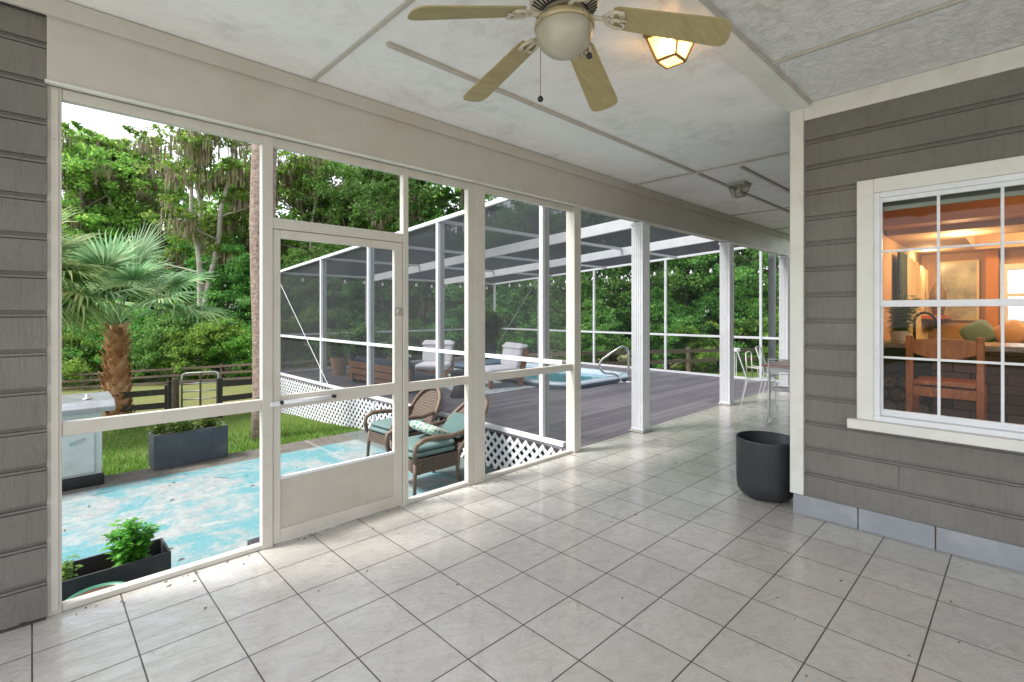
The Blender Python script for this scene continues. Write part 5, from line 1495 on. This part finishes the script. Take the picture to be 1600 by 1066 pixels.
def lounge(x, y, rz, label):
    t_ = thing('lounge_chair', label, 'lounge chair', (0, 0, 0), 0, 'teak lounge chairs with white cushions')
    # local faces +x
    for sy in (-1, 1):
        MB().box(-0.35, sy*0.33-0.03, 0.16, 0.40, sy*0.33+0.03, 0.27).build('side_rail', M['teak'], t_, bevel=0.006)
        MB().box(0.32, sy*0.33-0.03, 0.001, 0.40, sy*0.33+0.03, 0.1595).build('leg', M['teak'], t_, bevel=0.004)
        MB().bar((-0.30, sy*0.33, 0.001), (-0.46, sy*0.33, 0.74), 0.05, 0.10, up=(1, 0, 0)).build('back_post', M['teak'], t_, bevel=0.004)
    MB().box(0.34, -0.2995, 0.165, 0.385, 0.2995, 0.26).build('front_rail', M['teak'], t_, bevel=0.004)
    m = MB()
    for k in range(6): m.bar((-0.36-k*0.022, -0.30, 0.30+k*0.08), (-0.36-k*0.022, 0.30, 0.30+k*0.08), 0.012, 0.05)
    m.build('back_webbing', M['black'], t_)
    m = MB(); cushion(m, -0.30, -0.33, 0.275, 0.42, 0.33, 0.38, 0.045); m.build('seat_cushion', M['cushion_white'], t_, smooth=True)
    m = MB(); cushion(m, 0, -0.34, -0.05, 0.50, 0.34, 0.05, 0.045)
    m.xform(Matrix.Translation((-0.27, 0, 0.36)) @ Matrix.Rotation(R(-103), 4, 'Y'))
    m.build('back_cushion', M['cushion_white'], t_, smooth=True)
    m = MB(); cushion(m, 0, -0.36, -0.04, 0.22, 0.36, 0.03, 0.03)
    m.xform(Matrix.Translation((-0.50, 0, 0.80)) @ Matrix.Rotation(R(12), 4, 'Y'))
    m.build('draped_towel', M['cushion_white'], t_, smooth=True)
    t_.location = (x, y, 0.012); t_.rotation_euler = (0, 0, rz)
lounge(6.30, 8.95, R(222), 'teak lounge chair with white cushion facing the porch, beside the sofa')
lounge(6.78, 7.42, R(168), 'teak lounge chair with white cushion turned sideways in front of the spa')
m = MB(); m.box(5.75, 6.75, -0.002, 7.2, 9.6, 0.010)
tag(m.build('rug', M['rug']), 'pale mottled outdoor rug under the teak lounge chairs', 'rug')
sx_, sy_ = 5.45, 6.95
tb = thing('side_table', 'black woven hourglass side table on the deck', 'side table', (sx_, sy_, 0))
MB().lathe([(0, 0.001), (0.19, 0.001), (0.13, 0.16), (0.11, 0.24), (0.14, 0.36), (0.18, 0.43)], (sx_, sy_, 0), 24).build('base', M['wicker_black'], tb, smooth=True)
MB().lathe([(0, 0.431), (0.20, 0.431), (0.20, 0.455), (0, 0.456)], (sx_, sy_, 0), 24).build('table_top', M['black'], tb)

# ------------------------------------------------------------------ dining set down the porch
tbl = thing('dining_table', 'dining table with reddish wood top and white metal legs at the end of the porch', 'table', (8.3, 2.15, 0))
MB().box(7.45, 1.75, 0.72, 9.15, 2.62, 0.75).build('table_top', M['table_wood'], tbl, bevel=0.006)
for (x, y, sx, sy) in ((7.53, 2.54, -1, 1), (7.53, 1.83, -1, -1), (9.07, 2.54, 1, 1), (9.07, 1.83, 1, -1)):
    MB().tube([(x, y, 0.719), (x-sx*0.01, y, 0.0)], [0.02, 0.014], 10).build('leg', M['white_alu'], tbl, smooth=True)
MB().box(7.50, 1.80, 0.655, 9.10, 2.57, 0.7195).build('apron', M['white_alu'], tbl, bevel=0.004)
def wire_chair(loc, rz, label):
    t_ = thing('wire_chair', label, 'chair', (0, 0, 0), 0, 'white wire chairs around the porch table')
    r_ = 0.0075; W = 0.21
    # faces +x: side loops
    for sy in (-1, 1):
        y = sy*W
        MB().tube([(0.20, y, 0.45), (0.26, y*1.05, 0.012), (-0.28, y*1.08, 0.012), (-0.18, y, 0.44)], r_, 8).build('leg_loop', M['white_alu'], t_, smooth=True)
    MB().tube([(0.21, -W, 0.45), (0.21, W, 0.45), (-0.18, W, 0.43), (-0.32, W*0.95, 0.88), (-0.32, -W*0.95, 0.88), (-0.18, -W, 0.43), (0.21, -W, 0.45)], 0.009, 8).build('seat_frame', M['white_alu'], t_, smooth=True)
    m = MB()
    for k in range(13):
        s = k/13; x = -0.18-0.14*s; z = 0.45+0.43*s
        m.tube([(x, -W*0.98, z), (x, W*0.98, z)], 0.0035, 5)
    m.build('back_wires', M['white_alu'], t_)
    m = MB()
    for k in range(12):
        x = -0.16+0.36*k/12; m.tube([(x, -W, 0.443), (x, W, 0.443)], 0.0035, 5)
    m.build('seat_wires', M['white_alu'], t_)
    t_.location = loc; t_.rotation_euler = (0, 0, rz)
wire_chair((8.18, 2.90, 0.0), R(-68), 'white wire chair on the deck side of the table, nearer the second column')
wire_chair((9.25, 2.98, 0.0), R(-80), 'white wire chair on the deck side of the table, farther away')
wire_chair((7.28, 2.20, 0.0), R(8), 'white wire chair at the near end of the dining table')

# pot by the corner
po = thing('black_planter', 'large empty charcoal planter pot by the corner of the house', 'planter', (4.29, 1.50, 0))
outer = [(0.0, 0.001), (0.10, 0.001), (0.165, 0.008), (0.20, 0.03), (0.22, 0.065), (0.228, 0.12), (0.232, 0.47), (0.233, 0.483), (0.227, 0.488), (0.221, 0.483), (0.218, 0.12), (0.15, 0.05), (0.0, 0.045)]
MB().lathe([(r*0.97, z*0.98) for r, z in outer], (4.300, 1.475, 0), 64).build('pot_wall', M['charcoal'], po, smooth=True)

# yard bits on the right
yc = thing('yard_chair', 'grey metal folding chair standing in the yard behind the dining set', 'chair', (*ray(1172, 15.5), 0))
bx, by = ray(1172, 15.5); gz = ground_z(bx, by); yc.location = (bx, by, gz)
m = MB()
for s in (-0.22, 0.22):
    m.tube([(bx+s, by, gz), (bx+s, by+0.05, gz+0.95)], 0.018, 8); m.tube([(bx+s, by-0.35, gz), (bx+s, by-0.3, gz+0.5), (bx+s, by+0.03, gz+0.55)], 0.016, 8)
m.tube([(bx-0.22, by+0.05, gz+0.95), (bx, by+0.05, gz+1.0), (bx+0.22, by+0.05, gz+0.95)], 0.018, 8)
m.build('chair_frame', M['pewter'], yc, smooth=True)
MB().box(bx-0.21, by-0.34, gz+0.49, bx+0.21, by+0.03, gz+0.52).build('seat', M['pewter'], yc, bevel=0.004)
mx_, my_ = ray(1150, 14.5)
mb = thing('white_stand', 'small white folding stand in the yard left of the grey chair', 'stand', (mx_, my_, ground_z(mx_, my_)))
gz = ground_z(mx_, my_)
MB().box(mx_-0.14, my_-0.1, gz+1.02, mx_+0.06, my_+0.1, gz+1.12).build('top', M['white_alu'], mb, bevel=0.01)
m = MB()
for s in (-0.1, 0.02): m.tube([(mx_+s, my_, gz), (mx_+s, my_, gz+1.02)], 0.012, 6)
m.build('legs', M['white_alu'], mb)
gx_, gy_ = 11.62, 4.02
o = MB().box(11.55, 3.80, -0.8, 11.67, 3.92, 3.3).build('square_pole', simple('grey_pole_paint', (0.16, 0.17, 0.18), 0.5, var=0.05), bevel=0.004)
tag(o, 'square grey pole standing just outside the end of the enclosure', 'pole')

# ------------------------------------------------------------------ kitchen behind the window
kf = MB(); kf.box(4.245, -4.0, 0.10, 8.9, 1.075, 0.18)
tag(kf.build('kitchen_floor', M['joist']), kind='structure')
kc = MB(); kc.box(4.245, -4.0, 2.62, 9.0, 1.075, 2.75)
tag(kc.build('kitchen_ceiling', M['kitchen_ceil']), kind='structure')
m = MB(); m.box(8.9, 0.17, 0.18, 9.0, 1.075, 2.62); m.box(8.9, -4.0, 0.18, 9.0, -1.1, 2.62); m.box(8.9, -1.1, 2.03, 9.0, 0.17, 2.62); m.box(8.9, -1.1, 0.18, 9.0, 0.17, 1.38)
m.box(4.245, -4.12, 0.18, 9.0, -4.0, 2.62); m.box(4.245, 1.02, 0.18, 8.9, 1.075, 2.62)
tag(m.build('kitchen_wall', M['kitchen_wall']), kind='structure')
wf = thing('far_window', 'small bright window in the far wall of the kitchen', 'window', (8.9, -0.4, 1.3))
m = MB(); m.box(8.86, -1.17, 2.03, 8.898, 0.24, 2.10); m.box(8.86, -1.17, 1.31, 8.898, 0.24, 1.38); m.box(8.86, -1.17, 1.381, 8.898, -1.10, 2.029); m.box(8.86, 0.17, 1.381, 8.898, 0.24, 2.029); m.box(8.91, -1.10, 1.69, 8.94, 0.17, 1.73)
m.build('frame', M['trim'], wf)
# soffit and lowered ceiling with a lit recess
o = MB().box(6.0, -3.9, 2.33, 6.35, 1.01, 2.615).build('soffit_beam', M['soffit'], bevel=0.01); tag(o, 'dropped ochre soffit across the kitchen ceiling', 'soffit')
m = MB(); m.box(6.355, -3.9, 2.28, 7.0, 1.01, 2.60); m.box(7.0, 0.45, 2.28, 8.5, 1.01, 2.60); m.box(8.5, -3.9, 2.28, 8.89, 1.01, 2.60)
o = m.build('lowered_ceiling', M['kitchen_ceil']); tag(o, 'lowered far kitchen ceiling around a glowing recess', 'soffit')
def downlight(x, y, z, e, label, lit=True):
    t_ = thing('downlight', label, 'downlight', (x, y, z), group='recessed kitchen downlights')
    MB().lathe([(0.055, -0.004), (0.085, -0.006), (0.09, -0.001)], (x, y, z), 24).build('ring', M['trim'], t_)
    MB().lathe([(0.056, -0.003), (0.0, -0.003)], (x, y, z), 24).build('lens', M['downlight_on'], t_)
    ld = bpy.data.lights.new('downlight_light', 'POINT'); ld.energy = e; ld.color = (1.0, 0.62, 0.30); ld.shadow_soft_size = 0.06
    lo = bpy.data.objects.new('downlight_light', ld); COL.objects.link(lo); lo.parent = t_; lo.location = (0, 0, -0.10)
downlight(6.72, 0.47, 2.279, 9, 'glowing downlight in front of the glowing ceiling recess')
downlight(8.15, 0.86, 2.279, 5, 'downlight left of the glowing ceiling recess')
downlight(7.7, -0.6, 2.618, 34, 'bright downlight inside the ceiling recess')
downlight(5.3, -0.9, 2.618, 10, 'downlight in the ceiling just inside the kitchen window')
# shade
sh = thing('roller_shade', 'rolled grey shade at the top of the kitchen window', 'shade', (4.19, 0.2, 2.2))
MB().box(4.185, -0.24, 2.215, 4.20, 0.70, 2.298).build('shade_cloth', M['shade'], sh)
MB().box(4.18, -0.24, 2.185, 4.205, 0.70, 2.2145).build('bottom_bar', M['shade_bar'], sh, bevel=0.004)
# bar counter with hearth niche
bc = thing('bar_counter', 'grey stone bar counter with a dark brick front behind the chair', 'counter', (5.5, 0, 0.18))
MB().box(5.30, -1.9, 1.19, 5.95, 1.0, 1.235).build('counter_top', M['counter'], bc, bevel=0.008)
MB().box(5.42, -0.35, 0.181, 5.90, 0.55, 1.1895).build('brick_front', M['brick'], bc)
MB().box(5.40, -0.60, 0.181, 5.90, -0.3505, 1.1895).build('end_panel', simple('grey_cabinet', (0.16, 0.17, 0.15), 0.5), bc)
MB().box(5.44, 0.55, 0.181, 5.90, 1.0, 0.60).build('brick_front', M['brick'], bc)
MB().box(5.80, 0.551, 0.601, 5.90, 1.0, 1.1895).build('back_board', M['joist'], bc)
rng = random.Random(3)
lgroot = None
for k in range(9):
    y = 0.62+0.115*(k % 3)+(0.05 if (k//3) % 2 else 0); z = 0.665+0.108*(k//3); r = rng.uniform(0.045, 0.053)
    m = MB(); m.tube([(5.46, y, z), (5.78, y, z)], r, 14)
    tag(m.build('log', M['log_bark']), ('left', 'middle', 'right')[2-k % 3]+' firewood log in the '+('bottom', 'middle', 'top')[k//3]+' row under the bar', 'log', 'firewood logs under the bar')
# bar chair
bch = thing('wooden_chair', 'orange oak bar chair with curved top rail inside the kitchen', 'chair', (4.95, 0.43, 0.18))
for y in (0.23, 0.63):
    MB().box(4.86, y-0.022, 0.181, 4.90, y+0.022, 1.315).build('back_post', M['chair_wood'], bch, bevel=0.005)
    MB().box(5.20, y-0.02, 0.181, 5.24, y+0.02, 0.94).build('front_leg', M['chair_wood'], bch, bevel=0.004)
m = MB(); n = 12
for i in range(n+1):
    y = 0.2525+(0.355)*i/n; zl = 1.185-0.045*math.sin(PI*i/n)
    for x in (4.865, 4.892): m.v += [(x, y, zl), (x, y, 1.285+0.012*math.sin(PI*i/n))]
for i in range(n):
    a = 4*i; b = a+4
    m.f += [(a, b, b+1, a+1), (a+2, a+3, b+3, b+2), (a+1, b+1, b+3, a+3), (a, a+2, b+2, b)]
m.build('top_rail', M['chair_wood'], bch)
MB().box(4.87, 0.2525, 0.945, 5.24, 0.6075, 0.975).build('seat', M['chair_wood'], bch, bevel=0.005)
MB().box(4.865, 0.2525, 0.86, 4.885, 0.6075, 0.93).build('seat_rail', M['chair_wood'], bch)
MB().box(4.865, 0.2525, 0.50, 4.885, 0.6075, 0.55).build('stretcher', M['chair_wood'], bch)
bch2 = thing('wooden_post_chair', 'orange oak chair cut off at the right edge of the window', 'chair', (4.95, -0.2, 0.18))
MB().box(4.86, -0.06, 0.181, 4.91, 0.0, 1.30).build('back_post', M['chair_wood'], bch2, bevel=0.005)
MB().box(4.86, -0.5, 1.14, 4.90, -0.061, 1.27).build('top_rail', M['chair_wood'], bch2, bevel=0.005)
MB().box(4.86, -0.5, 0.9, 5.24, -0.061, 0.95).build('seat', M['chair_wood'], bch2, bevel=0.005)
for y in (-0.48,): MB().box(4.86, y-0.03, 0.181, 4.91, y+0.03, 1.30).build('back_post', M['chair_wood'], bch2, bevel=0.005)
# faucet
fc_ = thing('faucet', 'arched dark kitchen faucet behind the bar', 'faucet', (6.25, 0.7, 1.05))
pts = [(6.25, 0.77, 1.05), (6.25, 0.77, 1.40)] + [(6.25, 0.77-0.08*(1-math.cos(a)), 1.40+0.09*math.sin(a)) for a in [PI*i/8 for i in range(1, 9)]] + [(6.25, 0.61, 1.34)]
MB().tube(pts, 0.013, 10).build('spout', M['black'], fc_, smooth=True)
MB().lathe([(0, 0), (0.03, 0), (0.025, 0.04), (0, 0.045)], (6.25, 0.77, 1.04), 14).build('faucet_base', M['black'], fc_)
cab = thing('sink_cabinet', 'low kitchen cabinet with sink behind the bar', 'cabinet', (6.3, 0, 0.18))
MB().box(5.96, -1.8, 0.181, 6.55, 1.0, 1.04).build('body', M['kitchen_wall'], cab)
# cloths hanging along the left kitchen wall
cu = thing('curtain', 'beige curtain with a dark green edge along the left kitchen wall', 'curtain', (7.6, 0.95, 1.0))
for k in range(5):
    m = MB(); b0 = 6.72+k*0.42
    for i in range(17):
        x = b0+0.38*i/16; y = 0.95+0.025*math.sin(i*1.3)
        m.v += [(x, y, 0.9), (x, y, 2.14-0.02*k)]
    for i in range(16): m.f.append((2*i, 2*i+2, 2*i+3, 2*i+1))
    m.build('curtain_fold', M['curtain'] if k != 0 else M['dark_green'], cu)
vs = thing('tall_vase', 'tall slim vase standing at the back left of the kitchen', 'vase', (8.5, 0.84, 1.0))
MB().lathe([(0, 1.45), (0.05, 1.45), (0.09, 1.62), (0.08, 1.75), (0.035, 1.86), (0.04, 1.95), (0.0, 1.93)], (8.45, 0.80, 0), 20).build('vase_body', M['log_bark'], vs, smooth=True)
MB().box(8.1, 0.7, 1.41, 8.85, 1.0, 1.449).build('shelf', M['chair_wood'], vs)
ph = thing('house_plant', 'leafy houseplant in the left corner of the kitchen window', 'plant', (5.6, 0.78, 1.24))
l_ = MB(); s_ = MB(); herb(l_, s_, 5.65, 0.80, 1.30, 0.36, 0.16, 12, 0.09, 70); l_.build('leaves', M['leaf_weed'], ph); s_.build('stems', M['leaf_weed'], ph)
MB().lathe([(0, 0), (0.06, 0), (0.07, 0.06), (0.08, 0.09), (0.0, 0.08)], (5.65, 0.80, 1.236), 18).build('dish', M['trim'], ph)
pc = thing('wall_picture', 'misty landscape panel on the back wall of the kitchen', 'picture', (8.88, 0.63, 1.4))
MB().box(8.865, 0.43, 1.38, 8.898, 0.84, 2.18).build('frame', M['curtain'], pc, bevel=0.008)
MB().box(8.860, 0.455, 1.405, 8.8645, 0.815, 2.155).build('panel', simple('misty_panel', (0.34, 0.33, 0.24), 0.3, var=0.5, scale=4), pc)
o = MB().box(8.80, 0.25, 0.181, 8.895, 0.37, 2.279).build('pilaster', M['soffit'], bevel=0.005); tag(o, 'brown wall pilaster between the picture and the far kitchen window', 'pilaster')
cs_ = thing('sofa_back', 'dark sofa with cushions beyond the bar', 'sofa', (8.0, -0.4, 0.18))
MB().box(7.6, -1.8, 0.181, 8.3, 0.50, 1.16).build('sofa_body', M['cushion_navy'], cs_, bevel=0.05)
for y, mt in ((0.38, 'cushion_blue'), (0.12, 'terracotta'), (-0.12, 'cushion_white')):
    m = MB(); cushion(m, -0.14, -0.14, -0.05, 0.14, 0.14, 0.05, 0.05); m.xform(Matrix.Translation((7.72, y, 1.25)) @ Matrix.Rotation(R(-75), 4, 'Y') @ Matrix.Rotation(0.6, 4, 'Z'))
    m.build('cushion', M[mt], cs_, smooth=True)
